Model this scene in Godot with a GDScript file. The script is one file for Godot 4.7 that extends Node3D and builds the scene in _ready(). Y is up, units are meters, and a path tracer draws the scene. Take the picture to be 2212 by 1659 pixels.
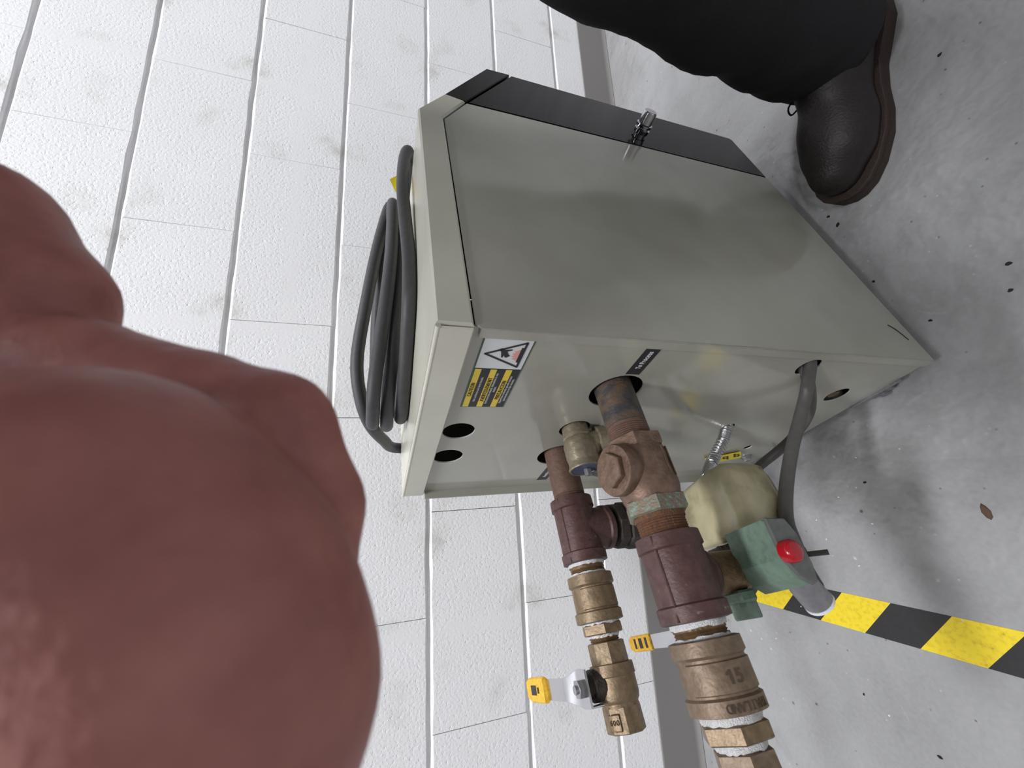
extends Node3D
# Photograph turned a quarter: the camera is rolled so that the world's up is the picture's left.
const FRAME_AT := Vector3(0.12315, 0.0, 0.61728)      # rear near corner of the unit on the floor
const FRAME_TURN := 20.793                             # degrees about y
var frame := Transform3D(Basis(Vector3.UP, deg_to_rad(FRAME_TURN)), FRAME_AT)
var used := {}
var rng := RandomNumberGenerator.new()
var mats := {}

# ------------------------------------------------------------------ mesh builder
class MB:
	var v := PackedVector3Array()
	func tri(a: Vector3, b: Vector3, c: Vector3) -> void:
		v.append(a); v.append(b); v.append(c)
	func quad(a: Vector3, b: Vector3, c: Vector3, d: Vector3) -> void:
		tri(a, b, c); tri(a, c, d)
	func box(c: Vector3, s: Vector3, bev := 0.0, bas := Basis.IDENTITY) -> void:
		var h := s * 0.5
		var e := minf(bev, minf(h.x, minf(h.y, h.z)) * 0.95)
		# 3 inset faces joined by chamfers: points indexed by sign and axis
		for ax in 3:
			for sg in [-1.0, 1.0]:
				var n := Vector3.ZERO; n[ax] = sg
				var a1 := (ax + 1) % 3
				var a2 := (ax + 2) % 3
				var q: Array[Vector3] = []
				for k in [[-1.0, -1.0], [1.0, -1.0], [1.0, 1.0], [-1.0, 1.0]]:
					var pt := Vector3.ZERO
					pt[ax] = sg * h[ax]; pt[a1] = k[0] * (h[a1] - e); pt[a2] = k[1] * (h[a2] - e)
					q.append(c + bas * pt)
				if sg > 0: quad(q[0], q[1], q[2], q[3])
				else: quad(q[3], q[2], q[1], q[0])
		if e <= 0.0: return
		for ax in 3:
			var a1 := (ax + 1) % 3
			var a2 := (ax + 2) % 3
			for s1 in [-1.0, 1.0]:
				for s2 in [-1.0, 1.0]:
					var q: Array[Vector3] = []
					for k in [[-1.0, 0], [1.0, 0], [1.0, 1], [-1.0, 1]]:
						var pt := Vector3.ZERO
						pt[ax] = k[0] * (h[ax] - e)
						pt[a1] = s1 * (h[a1] if k[1] == 0 else h[a1] - e)
						pt[a2] = s2 * (h[a2] - e if k[1] == 0 else h[a2])
						q.append(c + bas * pt)
					if s1 * s2 > 0: quad(q[0], q[3], q[2], q[1])
					else: quad(q[0], q[1], q[2], q[3])
		for sx in [-1.0, 1.0]:
			for sy in [-1.0, 1.0]:
				for sz in [-1.0, 1.0]:
					var s3 := Vector3(sx, sy, sz)
					var a := c + bas * (s3 * Vector3(h.x, h.y - e, h.z - e))
					var b := c + bas * (s3 * Vector3(h.x - e, h.y, h.z - e))
					var d := c + bas * (s3 * Vector3(h.x - e, h.y - e, h.z))
					if sx * sy * sz > 0: tri(a, b, d)
					else: tri(a, d, b)
	# profile: Vector2(t, r) along dir from o
	func lathe(o: Vector3, dir: Vector3, prof: Array, seg := 32, spin := 0.0, cap := true) -> void:
		var w := dir.normalized()
		var x := w.cross(Vector3.UP if absf(w.y) < 0.9 else Vector3.RIGHT).normalized()
		var y := w.cross(x)
		var rings: Array = []
		for pr in prof:
			var ring := PackedVector3Array()
			for k in seg:
				var a := TAU * k / seg + spin
				ring.append(o + w * pr.x + (x * cos(a) + y * sin(a)) * pr.y)
			rings.append(ring)
		for i in rings.size() - 1:
			for k in seg:
				var k2 := (k + 1) % seg
				quad(rings[i][k], rings[i][k2], rings[i + 1][k2], rings[i + 1][k])
		if cap:
			var c0: Vector3 = o + w * prof[0].x
			var c1: Vector3 = o + w * prof[-1].x
			for k in seg:
				var k2 := (k + 1) % seg
				if prof[0].y > 1e-6: tri(c0, rings[0][k2], rings[0][k])
				if prof[-1].y > 1e-6: tri(c1, rings[-1][k], rings[-1][k2])
	func tube(pts: Array, r: float, seg := 12, ripple := 0.0, every := 2) -> void:
		var n := pts.size()
		var t0: Vector3 = (pts[1] - pts[0]).normalized()
		var x := t0.cross(Vector3.UP if absf(t0.y) < 0.9 else Vector3.RIGHT).normalized()
		var rings: Array = []
		for i in n:
			var t: Vector3 = (pts[mini(i + 1, n - 1)] - pts[maxi(i - 1, 0)]).normalized()
			x = (x - t * x.dot(t)).normalized()
			var y := t.cross(x)
			var rr := r + (ripple if (i % every) * 2 < every else -ripple)
			var ring := PackedVector3Array()
			for k in seg:
				var a := TAU * k / seg
				ring.append(pts[i] + (x * cos(a) + y * sin(a)) * rr)
			rings.append(ring)
		for i in n - 1:
			for k in seg:
				var k2 := (k + 1) % seg
				quad(rings[i][k], rings[i][k2], rings[i + 1][k2], rings[i + 1][k])
		for k in seg:
			var k2 := (k + 1) % seg
			tri(pts[0], rings[0][k2], rings[0][k])
			tri(pts[n - 1], rings[n - 1][k], rings[n - 1][k2])
	# poly in the plane (ex, ey) at o, counter-clockwise seen from ez; extruded from z0 to z1 with bevel on both rims
	func prism(poly: PackedVector2Array, o: Vector3, ex: Vector3, ey: Vector3, z0: float, z1: float, bev := 0.0) -> void:
		var ez := ex.cross(ey).normalized()
		if Geometry2D.is_polygon_clockwise(poly): poly.reverse()
		var ins := poly
		if bev > 0.0:
			ins = PackedVector2Array()
			var m := poly.size()
			for i in m:
				var d0 := (poly[i] - poly[(i + m - 1) % m]).normalized()
				var d1 := (poly[(i + 1) % m] - poly[i]).normalized()
				var n0 := Vector2(-d0.y, d0.x); var n1 := Vector2(-d1.y, d1.x)
				var nn := (n0 + n1).normalized()
				ins.append(poly[i] + nn * bev / maxf(0.35, nn.dot(n0)))
		var at := func(p2: Vector2, z: float) -> Vector3: return o + ex * p2.x + ey * p2.y + ez * z
		var idx := Geometry2D.triangulate_polygon(ins)
		for i in range(0, idx.size(), 3):
			var a: Vector2 = ins[idx[i]]; var b: Vector2 = ins[idx[i + 1]]; var c: Vector2 = ins[idx[i + 2]]
			if (b - a).cross(c - a) < 0.0:
				var tmp := b; b = c; c = tmp
			tri(at.call(a, z1), at.call(b, z1), at.call(c, z1))
			tri(at.call(a, z0), at.call(c, z0), at.call(b, z0))
		var m2 := poly.size()
		for i in m2:
			var j := (i + 1) % m2
			quad(at.call(poly[i], z0 + bev), at.call(poly[j], z0 + bev), at.call(poly[j], z1 - bev), at.call(poly[i], z1 - bev))
			if bev > 0.0:
				quad(at.call(poly[i], z1 - bev), at.call(poly[j], z1 - bev), at.call(ins[j], z1), at.call(ins[i], z1))
				quad(at.call(ins[i], z0), at.call(ins[j], z0), at.call(poly[j], z0 + bev), at.call(poly[i], z0 + bev))
	func commit(angle := 38.0) -> ArrayMesh:
		var n := v.size()
		var fn := PackedVector3Array(); fn.resize(n / 3)
		var near := {}
		for f in n / 3:
			fn[f] = (v[f * 3 + 1] - v[f * 3]).cross(v[f * 3 + 2] - v[f * 3])
			for k in 3:
				var key := Vector3i((v[f * 3 + k] * 20000.0).round())
				if near.has(key): near[key].append(f)
				else: near[key] = [f]
		var lim := cos(deg_to_rad(angle))
		var ov := PackedVector3Array(); var on := PackedVector3Array()
		for f in n / 3:
			var own := fn[f].normalized()
			if own == Vector3.ZERO: continue
			for k in [0, 2, 1]:
				var key := Vector3i((v[f * 3 + k] * 20000.0).round())
				var s := Vector3.ZERO
				for g in near[key]:
					if fn[g].normalized().dot(own) >= lim: s += fn[g]
				ov.append(v[f * 3 + k]); on.append(s.normalized() if s.length() > 0.0 else own)
		var arr := []; arr.resize(Mesh.ARRAY_MAX)
		arr[Mesh.ARRAY_VERTEX] = ov; arr[Mesh.ARRAY_NORMAL] = on
		var mesh := ArrayMesh.new(); mesh.add_surface_from_arrays(Mesh.PRIMITIVE_TRIANGLES, arr)
		return mesh

# ------------------------------------------------------------------ signed-distance bodies (surface nets)
static func smin(a: float, b: float, k: float) -> float:
	var h := maxf(k - absf(a - b), 0.0) / k
	return minf(a, b) - h * h * k * 0.25
func sdf_body(bones: Array, cell: float, k: float, floor_y := -1e9) -> MB:
	var lo := Vector3.ONE * 1e9; var hi := -lo
	for b in bones:
		for q in 2:
			var r: float = b[2 + q]
			lo = lo.min(b[q] - Vector3.ONE * (r + cell * 3)); hi = hi.max(b[q] + Vector3.ONE * (r + cell * 3))
	var nx := int((hi.x - lo.x) / cell) + 2; var ny := int((hi.y - lo.y) / cell) + 2; var nz := int((hi.z - lo.z) / cell) + 2
	var g := PackedFloat32Array(); g.resize(nx * ny * nz); g.fill(1.0)
	for b in bones:
		var a: Vector3 = b[0]; var ab: Vector3 = b[1] - b[0]
		var ra: float = b[2]; var rb: float = b[3]
		var l2 := maxf(ab.length_squared(), 1e-12)
		var m := maxf(ra, rb) + k + cell * 2.5
		var i0 := ((a.min(b[1]) - lo - Vector3.ONE * m) / cell).floor(); var i1 := ((a.max(b[1]) - lo + Vector3.ONE * m) / cell).ceil()
		var kk: float = b[4] if b.size() > 4 else k
		for z in range(maxi(0, int(i0.z)), mini(nz, int(i1.z) + 1)):
			for y in range(maxi(0, int(i0.y)), mini(ny, int(i1.y) + 1)):
				for x in range(maxi(0, int(i0.x)), mini(nx, int(i1.x) + 1)):
					var pp := lo + Vector3(x, y, z) * cell - a
					var t := clampf(pp.dot(ab) / l2, 0.0, 1.0)
					var d := (pp - ab * t).length() - lerpf(ra, rb, t)
					var n := x + nx * (y + ny * z)
					g[n] = smin(g[n], d, kk)
	if floor_y > -1e8:
		for z in nz:
			for y in ny:
				for x in nx:
					var n := x + nx * (y + ny * z)
					g[n] = maxf(g[n], floor_y - (lo.y + y * cell))
	var ids := {}
	var mb := MB.new()
	var off := [0, 1, nx, nx + 1, nx * ny, nx * ny + 1, nx * ny + nx, nx * ny + nx + 1]
	for z in nz - 1:
		for y in ny - 1:
			for x in nx - 1:
				var n := x + nx * (y + ny * z)
				var mask := 0
				for c in 8:
					if g[n + off[c]] < 0.0: mask |= 1 << c
				if mask == 0 or mask == 255: continue
				var s := Vector3.ZERO; var cnt := 0
				for e in [[0, 1], [2, 3], [4, 5], [6, 7], [0, 2], [1, 3], [4, 6], [5, 7], [0, 4], [1, 5], [2, 6], [3, 7]]:
					var ga := g[n + off[e[0]]]; var gb := g[n + off[e[1]]]
					if (ga < 0.0) != (gb < 0.0):
						var t := ga / (ga - gb)
						var c0 := Vector3(e[0] & 1, (e[0] >> 1) & 1, e[0] >> 2); var c1 := Vector3(e[1] & 1, (e[1] >> 1) & 1, e[1] >> 2)
						s += c0.lerp(c1, t); cnt += 1
				ids[n] = lo + (Vector3(x, y, z) + s / cnt) * cell
	for n in ids:
		var x: int = n % nx; var y: int = (n / nx) % ny; var z: int = n / (nx * ny)
		if x == 0 or y == 0 or z == 0: continue
		var in0 := g[n] < 0.0
		if in0 != (g[n + 1] < 0.0):
			var q := [ids[n], ids[n - nx], ids[n - nx - nx * ny], ids[n - nx * ny]]
			if in0: mb.quad(q[0], q[1], q[2], q[3])
			else: mb.quad(q[3], q[2], q[1], q[0])
		if in0 != (g[n + nx] < 0.0):
			var q := [ids[n], ids[n - nx * ny], ids[n - 1 - nx * ny], ids[n - 1]]
			if in0: mb.quad(q[0], q[1], q[2], q[3])
			else: mb.quad(q[3], q[2], q[1], q[0])
		if in0 != (g[n + nx * ny] < 0.0):
			var q := [ids[n], ids[n - 1], ids[n - 1 - nx], ids[n - nx]]
			if in0: mb.quad(q[0], q[1], q[2], q[3])
			else: mb.quad(q[3], q[2], q[1], q[0])
	return mb

# ------------------------------------------------------------------ naming
func numbered(called: String) -> String:
	if not used.has(called):
		used[called] = 0
		return called
	used[called] += 1
	return "%s_%03d" % [called, used[called]]
func tag(o: Node, label: String, category: String, group := "") -> void:
	o.set_meta("label", label); o.set_meta("category", category)
	if group: o.set_meta("group", group)
# a thing standing in the unit's own axes: children keep machine coordinates, the node sits at its base
func thing(called: String, label: String, category: String, base := Vector3.ZERO, in_frame := true, group := "") -> Node3D:
	var o := Node3D.new(); o.name = numbered(called); add_child(o)
	o.transform = (frame if in_frame else Transform3D.IDENTITY) * Transform3D(Basis.IDENTITY, base)
	o.set_meta("base", base); tag(o, label, category, group)
	return o
func part(called: String, mb: MB, m: Material, parent: Node3D, label := "", angle := 38.0) -> MeshInstance3D:
	return part_mesh(called, mb.commit(angle), m, parent, label)
func part_mesh(called: String, mesh: Mesh, m: Material, parent: Node3D, label := "") -> MeshInstance3D:
	var o := MeshInstance3D.new(); o.name = called; o.mesh = mesh; o.material_override = m
	parent.add_child(o, true)
	if parent.has_meta("base"): o.position = -parent.get_meta("base")
	if label: o.set_meta("label", label)
	return o
func structure(called: String, mb: MB, m: Material) -> MeshInstance3D:
	var o := MeshInstance3D.new(); o.name = called; o.mesh = mb.commit(); o.material_override = m
	add_child(o); o.set_meta("kind", "structure")
	return o
# lettering lying on the plane (ex, ey) with its centre at c
func words(text: String, size: float, c: Vector3, ex: Vector3, ey: Vector3, m: Material, parent: Node3D, depth := 0.0003, called := "lettering", squeeze := 1.0) -> MeshInstance3D:
	var t := TextMesh.new(); t.text = text; t.font_size = 32; t.depth = depth / (size / 32.0 / 0.7); t.pixel_size = 1.0
	t.curve_step = 4.0
	var f := SystemFont.new(); f.font_names = ["Droid Sans"]; f.font_weight = 700; t.font = f
	var o := MeshInstance3D.new(); o.name = called; o.mesh = t; o.material_override = m
	parent.add_child(o, true)
	var k := size / 32.0 / 0.7
	var ez := ex.cross(ey)
	o.transform = Transform3D(Basis(ex * k * squeeze, ey * k, ez * k), c)
	if parent.has_meta("base"): o.position -= parent.get_meta("base")
	return o

# ------------------------------------------------------------------ materials
func noise_tex(seed_: int, freq: float, ramp: Array, octaves := 4, size := 512, kind := FastNoiseLite.TYPE_SIMPLEX_SMOOTH) -> NoiseTexture2D:
	var n := FastNoiseLite.new(); n.seed = seed_; n.frequency = freq; n.noise_type = kind; n.fractal_octaves = octaves
	var t := NoiseTexture2D.new(); t.width = size; t.height = size; t.seamless = true; t.noise = n
	var g := Gradient.new()
	g.offsets = PackedFloat32Array(ramp.map(func(r): return r[0])); g.colors = PackedColorArray(ramp.map(func(r): return r[1]))
	t.color_ramp = g
	return t
func rgb8(r: float, g: float, b: float) -> Color: return Color(r / 255.0, g / 255.0, b / 255.0)
func plain(c: Color, rough := 0.6, metal := 0.0, spec := 0.5) -> StandardMaterial3D:
	var m := StandardMaterial3D.new(); m.albedo_color = c; m.roughness = rough; m.metallic = metal; m.metallic_specular = spec
	return m
func mottled(ramp: Array, rough: float, metal := 0.0, scale := 6.0, seed_ := 1, freq := 0.02, bump := 0.0, bump_tex: Texture2D = null) -> StandardMaterial3D:
	var m := plain(Color.WHITE, rough, metal)
	m.albedo_texture = noise_tex(seed_, freq, ramp, 5, 512)
	m.uv1_triplanar = true; m.uv1_scale = Vector3.ONE * scale
	if bump > 0.0:
		m.heightmap_enabled = true; m.heightmap_scale = bump; m.heightmap_texture = bump_tex if bump_tex else mats.grain
	return m
func make_materials() -> void:
	mats.grain = noise_tex(5, 0.05, [[0.0, Color.BLACK], [1.0, Color.WHITE]], 4, 512)
	# painted masonry: little nodules and pits
	mats.masonry_relief = noise_tex(21, 0.075, [[0.0, Color(0, 0, 0)], [0.22, Color(0.42, 0.42, 0.42)], [0.34, Color(0.56, 0.56, 0.56)], [0.68, Color(0.62, 0.62, 0.62)], [0.8, Color(0.74, 0.74, 0.74)], [1.0, Color(1, 1, 1)]], 3, 1024)
	var w := plain(Color.WHITE, 0.55)
	w.albedo_texture = noise_tex(8, 0.006, [[0.0, rgb8(210, 209, 205)], [0.12, rgb8(230, 230, 229)], [0.26, rgb8(238, 238, 239)], [1.0, rgb8(241, 241, 243)]], 5, 512)
	w.uv1_triplanar = true; w.uv1_world_triplanar = true; w.uv1_scale = Vector3.ONE * 1.6
	w.heightmap_enabled = true; w.heightmap_scale = 0.16; w.heightmap_texture = mats.masonry_relief
	mats.wall = w
	mats.base = plain(rgb8(128, 125, 123), 0.5)
	mats.paint = mottled([[0.0, rgb8(166, 165, 154)], [0.5, rgb8(172, 171, 160)], [1.0, rgb8(176, 175, 165)]], 0.13, 0.0, 1.5, 31, 0.01)
	mats.lid = mottled([[0.0, rgb8(198, 196, 181)], [0.5, rgb8(205, 203, 188)], [1.0, rgb8(209, 207, 193)]], 0.26, 0.0, 1.5, 32, 0.01)
	mats.black = plain(rgb8(20, 20, 22), 0.1, 0.0, 0.2)
	mats.dark = plain(rgb8(18, 17, 17), 0.8)
	mats.rubber = mottled([[0.0, rgb8(56, 56, 58)], [1.0, rgb8(70, 70, 72)]], 0.55, 0.0, 8.0, 3, 0.03)
	mats.cable = mottled([[0.0, rgb8(72, 70, 68)], [1.0, rgb8(88, 86, 84)]], 0.5, 0.0, 8.0, 3, 0.03)
	mats.steel_pipe = mottled([[0.0, rgb8(58, 58, 64)], [0.4, rgb8(76, 72, 72)], [0.6, rgb8(98, 84, 72)], [1.0, rgb8(116, 88, 66)]], 0.5, 0.25, 9.0, 41, 0.012, 0.04)
	mats.brown_pipe = mottled([[0.0, rgb8(92, 70, 62)], [0.5, rgb8(108, 84, 72)], [1.0, rgb8(120, 92, 74)]], 0.6, 0.15, 10.0, 43, 0.02, 0.04)
	mats.red_iron = mottled([[0.0, rgb8(64, 43, 40)], [0.45, rgb8(82, 56, 52)], [0.8, rgb8(90, 65, 61)], [0.93, rgb8(114, 95, 92)], [1.0, rgb8(184, 176, 174)]], 0.5, 0.15, 10.0, 47, 0.02, 0.025)
	mats.rust = mottled([[0.0, rgb8(84, 60, 48)], [0.55, rgb8(106, 74, 54)], [0.75, rgb8(126, 80, 46)], [1.0, rgb8(160, 98, 46)]], 0.85, 0.0, 16.0, 49, 0.03, 0.1)
	mats.bronze = mottled([[0.0, rgb8(100, 79, 66)], [0.5, rgb8(120, 97, 82)], [1.0, rgb8(138, 114, 97)]], 0.5, 0.4, 9.0, 51, 0.02, 0.04)
	mats.patina = mottled([[0.0, rgb8(124, 100, 82)], [0.5, rgb8(128, 116, 100)], [0.7, rgb8(118, 136, 122)], [1.0, rgb8(140, 176, 164)]], 0.6, 0.25, 14.0, 53, 0.02, 0.05)
	mats.brass = mottled([[0.0, rgb8(104, 88, 68)], [0.5, rgb8(124, 106, 83)], [1.0, rgb8(146, 125, 98)]], 0.46, 0.45, 9.0, 55, 0.02, 0.04)
	mats.cast_brass = mottled([[0.0, rgb8(104, 88, 72)], [0.5, rgb8(122, 104, 86)], [1.0, rgb8(138, 119, 100)]], 0.5, 0.4, 9.0, 56, 0.02, 0.04)
	mats.old_brass = mottled([[0.0, rgb8(92, 72, 52)], [0.5, rgb8(112, 90, 66)], [1.0, rgb8(140, 112, 78)]], 0.45, 0.5, 12.0, 57, 0.02, 0.05)
	mats.nickel = mottled([[0.0, rgb8(132, 122, 104)], [0.5, rgb8(152, 142, 122)], [1.0, rgb8(176, 164, 138)]], 0.42, 0.55, 12.0, 58, 0.02, 0.02)
	mats.black_iron = mottled([[0.0, rgb8(40, 36, 34)], [0.7, rgb8(60, 52, 48)], [1.0, rgb8(90, 72, 58)]], 0.6, 0.2, 12.0, 59, 0.02, 0.08)
	mats.tape_white = mottled([[0.0, rgb8(196, 196, 196)], [1.0, rgb8(236, 236, 238)]], 0.7, 0.0, 30.0, 61, 0.03, 0.12)
	mats.chrome = plain(rgb8(214, 214, 218), 0.14, 1.0)
	mats.steel = plain(rgb8(190, 190, 192), 0.28, 1.0)
	mats.zinc = mottled([[0.0, rgb8(120, 120, 124)], [1.0, rgb8(150, 150, 154)]], 0.45, 0.5, 12.0, 62, 0.02)
	mats.yellow_grip = mottled([[0.0, rgb8(176, 140, 46)], [0.6, rgb8(226, 176, 40)], [1.0, rgb8(232, 184, 48)]], 0.5, 0.0, 14.0, 63, 0.02)
	mats.yellow_tag = plain(rgb8(236, 214, 20), 0.45)
	mats.green = mottled([[0.0, rgb8(92, 112, 98)], [0.5, rgb8(108, 130, 114)], [1.0, rgb8(116, 138, 122)]], 0.45, 0.1, 10.0, 65, 0.02, 0.02)
	mats.grey_plate = mottled([[0.0, rgb8(96, 98, 96)], [1.0, rgb8(114, 116, 114)]], 0.45, 0.3, 10.0, 66, 0.02)
	mats.red = plain(rgb8(166, 24, 34), 0.2)
	mats.cream = mottled([[0.0, rgb8(120, 112, 90)], [0.35, rgb8(158, 150, 120)], [0.6, rgb8(186, 178, 144)], [1.0, rgb8(202, 194, 158)]], 0.2, 0.0, 5.0, 67, 0.006)
	mats.blue = plain(rgb8(78, 86, 110), 0.45)
	mats.ink = plain(rgb8(34, 32, 38), 0.5)
	mats.label_white = plain(rgb8(222, 224, 226), 0.4)
	mats.label_yellow = plain(rgb8(232, 204, 60), 0.4)
	mats.label_green = plain(rgb8(52, 92, 72), 0.4)
	mats.label_pink = plain(rgb8(226, 160, 152), 0.4)
	mats.label_grey = plain(rgb8(190, 190, 194), 0.4)
	mats.skin = mottled([[0.0, rgb8(124, 74, 70)], [0.5, rgb8(150, 94, 88)], [1.0, rgb8(168, 114, 106)]], 0.55, 0.0, 9.0, 71, 0.012, 0.03)
	mats.skin.subsurf_scatter_enabled = true; mats.skin.subsurf_scatter_strength = 0.15
	mats.trousers = mottled([[0.0, rgb8(22, 20, 24)], [1.0, rgb8(30, 27, 31)]], 0.9, 0.0, 10.0, 73, 0.03, 0.05)
	mats.shirt = plain(rgb8(52, 54, 62), 0.9)
	mats.hair = plain(rgb8(40, 30, 24), 0.7)
	mats.boot = mottled([[0.0, rgb8(28, 22, 22)], [0.7, rgb8(36, 28, 28)], [1.0, rgb8(52, 42, 41)]], 0.5, 0.0, 9.0, 75, 0.02, 0.06)
	mats.sole = mottled([[0.0, rgb8(46, 36, 32)], [1.0, rgb8(72, 54, 47)]], 0.75, 0.0, 20.0, 76, 0.03, 0.1)
	mats.room_wall = plain(rgb8(150, 150, 148), 0.8)
	mats.ceiling = plain(rgb8(120, 120, 118), 0.9)
	mats.housing = plain(rgb8(210, 210, 210), 0.6)
	var lamp := plain(rgb8(250, 250, 250), 0.6); lamp.emission_enabled = true; lamp.emission = Color(1, 0.99, 0.97); lamp.emission_energy_multiplier = 3.0
	mats.lamp = lamp
	mats.tape_yellow = mottled([[0.0, rgb8(176, 148, 30)], [0.12, rgb8(228, 198, 30)], [0.5, rgb8(246, 218, 36)], [1.0, rgb8(248, 222, 40)]], 0.45, 0.0, 9.0, 77, 0.02)
	mats.tape_black = mottled([[0.0, rgb8(34, 31, 32)], [1.0, rgb8(44, 41, 42)]], 0.5, 0.0, 9.0, 78, 0.02)
	mats.floor = floor_material()
	mats.chip_dark = plain(rgb8(34, 30, 28), 0.8)
	mats.chip_brown = plain(rgb8(88, 68, 52), 0.8)
	mats.chip_white = plain(rgb8(222, 222, 214), 0.6)
func floor_material() -> StandardMaterial3D:
	# grey floor paint, 1 texture unit = 2 m, with scuffs, paint specks and grit painted on it
	var n := 1024
	var img := Image.create(n, n, false, Image.FORMAT_RGB8)
	var a := FastNoiseLite.new(); a.seed = 3; a.frequency = 0.012; a.fractal_octaves = 5
	var b := FastNoiseLite.new(); b.seed = 4; b.frequency = 0.25; b.fractal_octaves = 2
	for y in n:
		for x in n:
			var k := 161.0 + 9.0 * a.get_noise_2d(x, y) + 5.0 * b.get_noise_2d(x, y)
			img.set_pixel(x, y, rgb8(k, k, k + 0.5))
	var r := RandomNumberGenerator.new(); r.seed = 77
	for i in 1500:
		var px := r.randi_range(2, n - 4); var py := r.randi_range(2, n - 4)
		var dark := r.randf() < 0.45
		var c := rgb8(84, 78, 74) if dark else rgb8(205, 205, 200)
		var s := 1 if r.randf() < 0.8 else 2
		for yy in s:
			for xx in s: img.set_pixel(px + xx, py + yy, c.lerp(img.get_pixel(px + xx, py + yy), r.randf() * 0.6))
	for i in 60:    # scratches
		var q := Vector2(r.randf() * n, r.randf() * n); var ang := r.randf() * TAU; var tone := r.randf_range(-18, 12)
		for s in r.randi_range(8, 40):
			q += Vector2.from_angle(ang); ang += r.randf_range(-0.12, 0.12)
			var xi := posmod(int(q.x), n); var yi := posmod(int(q.y), n)
			var c := img.get_pixel(xi, yi); img.set_pixel(xi, yi, Color(c.r + tone / 255.0, c.g + tone / 255.0, c.b + tone / 255.0))
	var m := plain(Color.WHITE, 0.3)
	m.albedo_texture = ImageTexture.create_from_image(img)
	m.uv1_triplanar = true; m.uv1_world_triplanar = true; m.uv1_scale = Vector3.ONE * 0.5
	m.heightmap_enabled = true; m.heightmap_scale = 1.0
	m.heightmap_texture = noise_tex(91, 0.012, [[0.0, Color.BLACK], [1.0, Color.WHITE]], 5, 1024)
	return m

# ------------------------------------------------------------------ smooth curve through points
func curve(pts: Array, step := 0.006) -> Array:
	var c := Curve3D.new(); c.bake_interval = step
	for i in pts.size():
		var t: Vector3 = (pts[mini(i + 1, pts.size() - 1)] - pts[maxi(i - 1, 0)]) / 6.0
		c.add_point(pts[i], -t, t)
	return Array(c.get_baked_points())

func _ready() -> void:
	rng.seed = 11
	set_camera_and_light()
	make_materials()
	build_room()
	build_unit()
	build_supply_line()
	build_return_line()
	build_valves()
	build_cables()
	build_tape_and_debris()
	build_person()

func set_camera_and_light() -> void:
	var cam := Camera3D.new(); cam.name = "camera"; add_child(cam)
	var cx := Vector3(-0.05252687, -0.946475, 0.31847448); var cy := Vector3(-0.97063224, -0.02658425, -0.23909481); var cz := Vector3(0.23476367, -0.3216805, -0.91728277)
	cam.transform = Transform3D(Basis(cx, -cy, -cz), Vector3(0, 0.72793, 0.91803))
	var at := CameraAttributesPhysical.new()
	at.frustum_focal_length = 17.5 * 880.974 / 829.5; at.frustum_focus_distance = 0.62; at.exposure_aperture = 18.0
	at.frustum_near = 0.005; at.frustum_far = 100.0
	cam.attributes = at
	cam.fov = rad_to_deg(2.0 * atan(829.5 / 880.974))
	cam.current = true
	var we := WorldEnvironment.new(); we.name = "environment"
	var e := Environment.new(); e.background_mode = Environment.BG_COLOR; e.background_color = Color.BLACK
	e.tonemap_mode = Environment.TONE_MAPPER_LINEAR; e.tonemap_exposure = 1.0
	e.sdfgi_enabled = true; e.ssao_enabled = true; e.ssil_enabled = true
	we.environment = e; add_child(we)

func ceiling_light(at: Vector3, label: String, energy: float) -> void:
	var t := thing("ceiling_light", label, "light", at, false, "ceiling light fittings")
	var h := MB.new(); h.box(at + Vector3(0, -0.04, 0), Vector3(1.24, 0.08, 0.34), 0.01)
	part("housing", h, mats.housing, t)
	var d := MB.new(); d.box(at + Vector3(0, -0.0825, 0), Vector3(1.18, 0.005, 0.28), 0.0)
	part("diffuser", d, mats.lamp, t)
	var l := AreaLight3D.new(); l.name = "lamp"; l.area_size = Vector2(1.18, 0.28); l.light_energy = energy; l.light_color = Color(0.98, 0.983, 1.0)
	l.shadow_enabled = true; l.area_range = 12.0; t.add_child(l)
	l.transform = Transform3D(Basis(Vector3.RIGHT, -PI / 2), Vector3(0, -0.087, 0))

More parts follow.
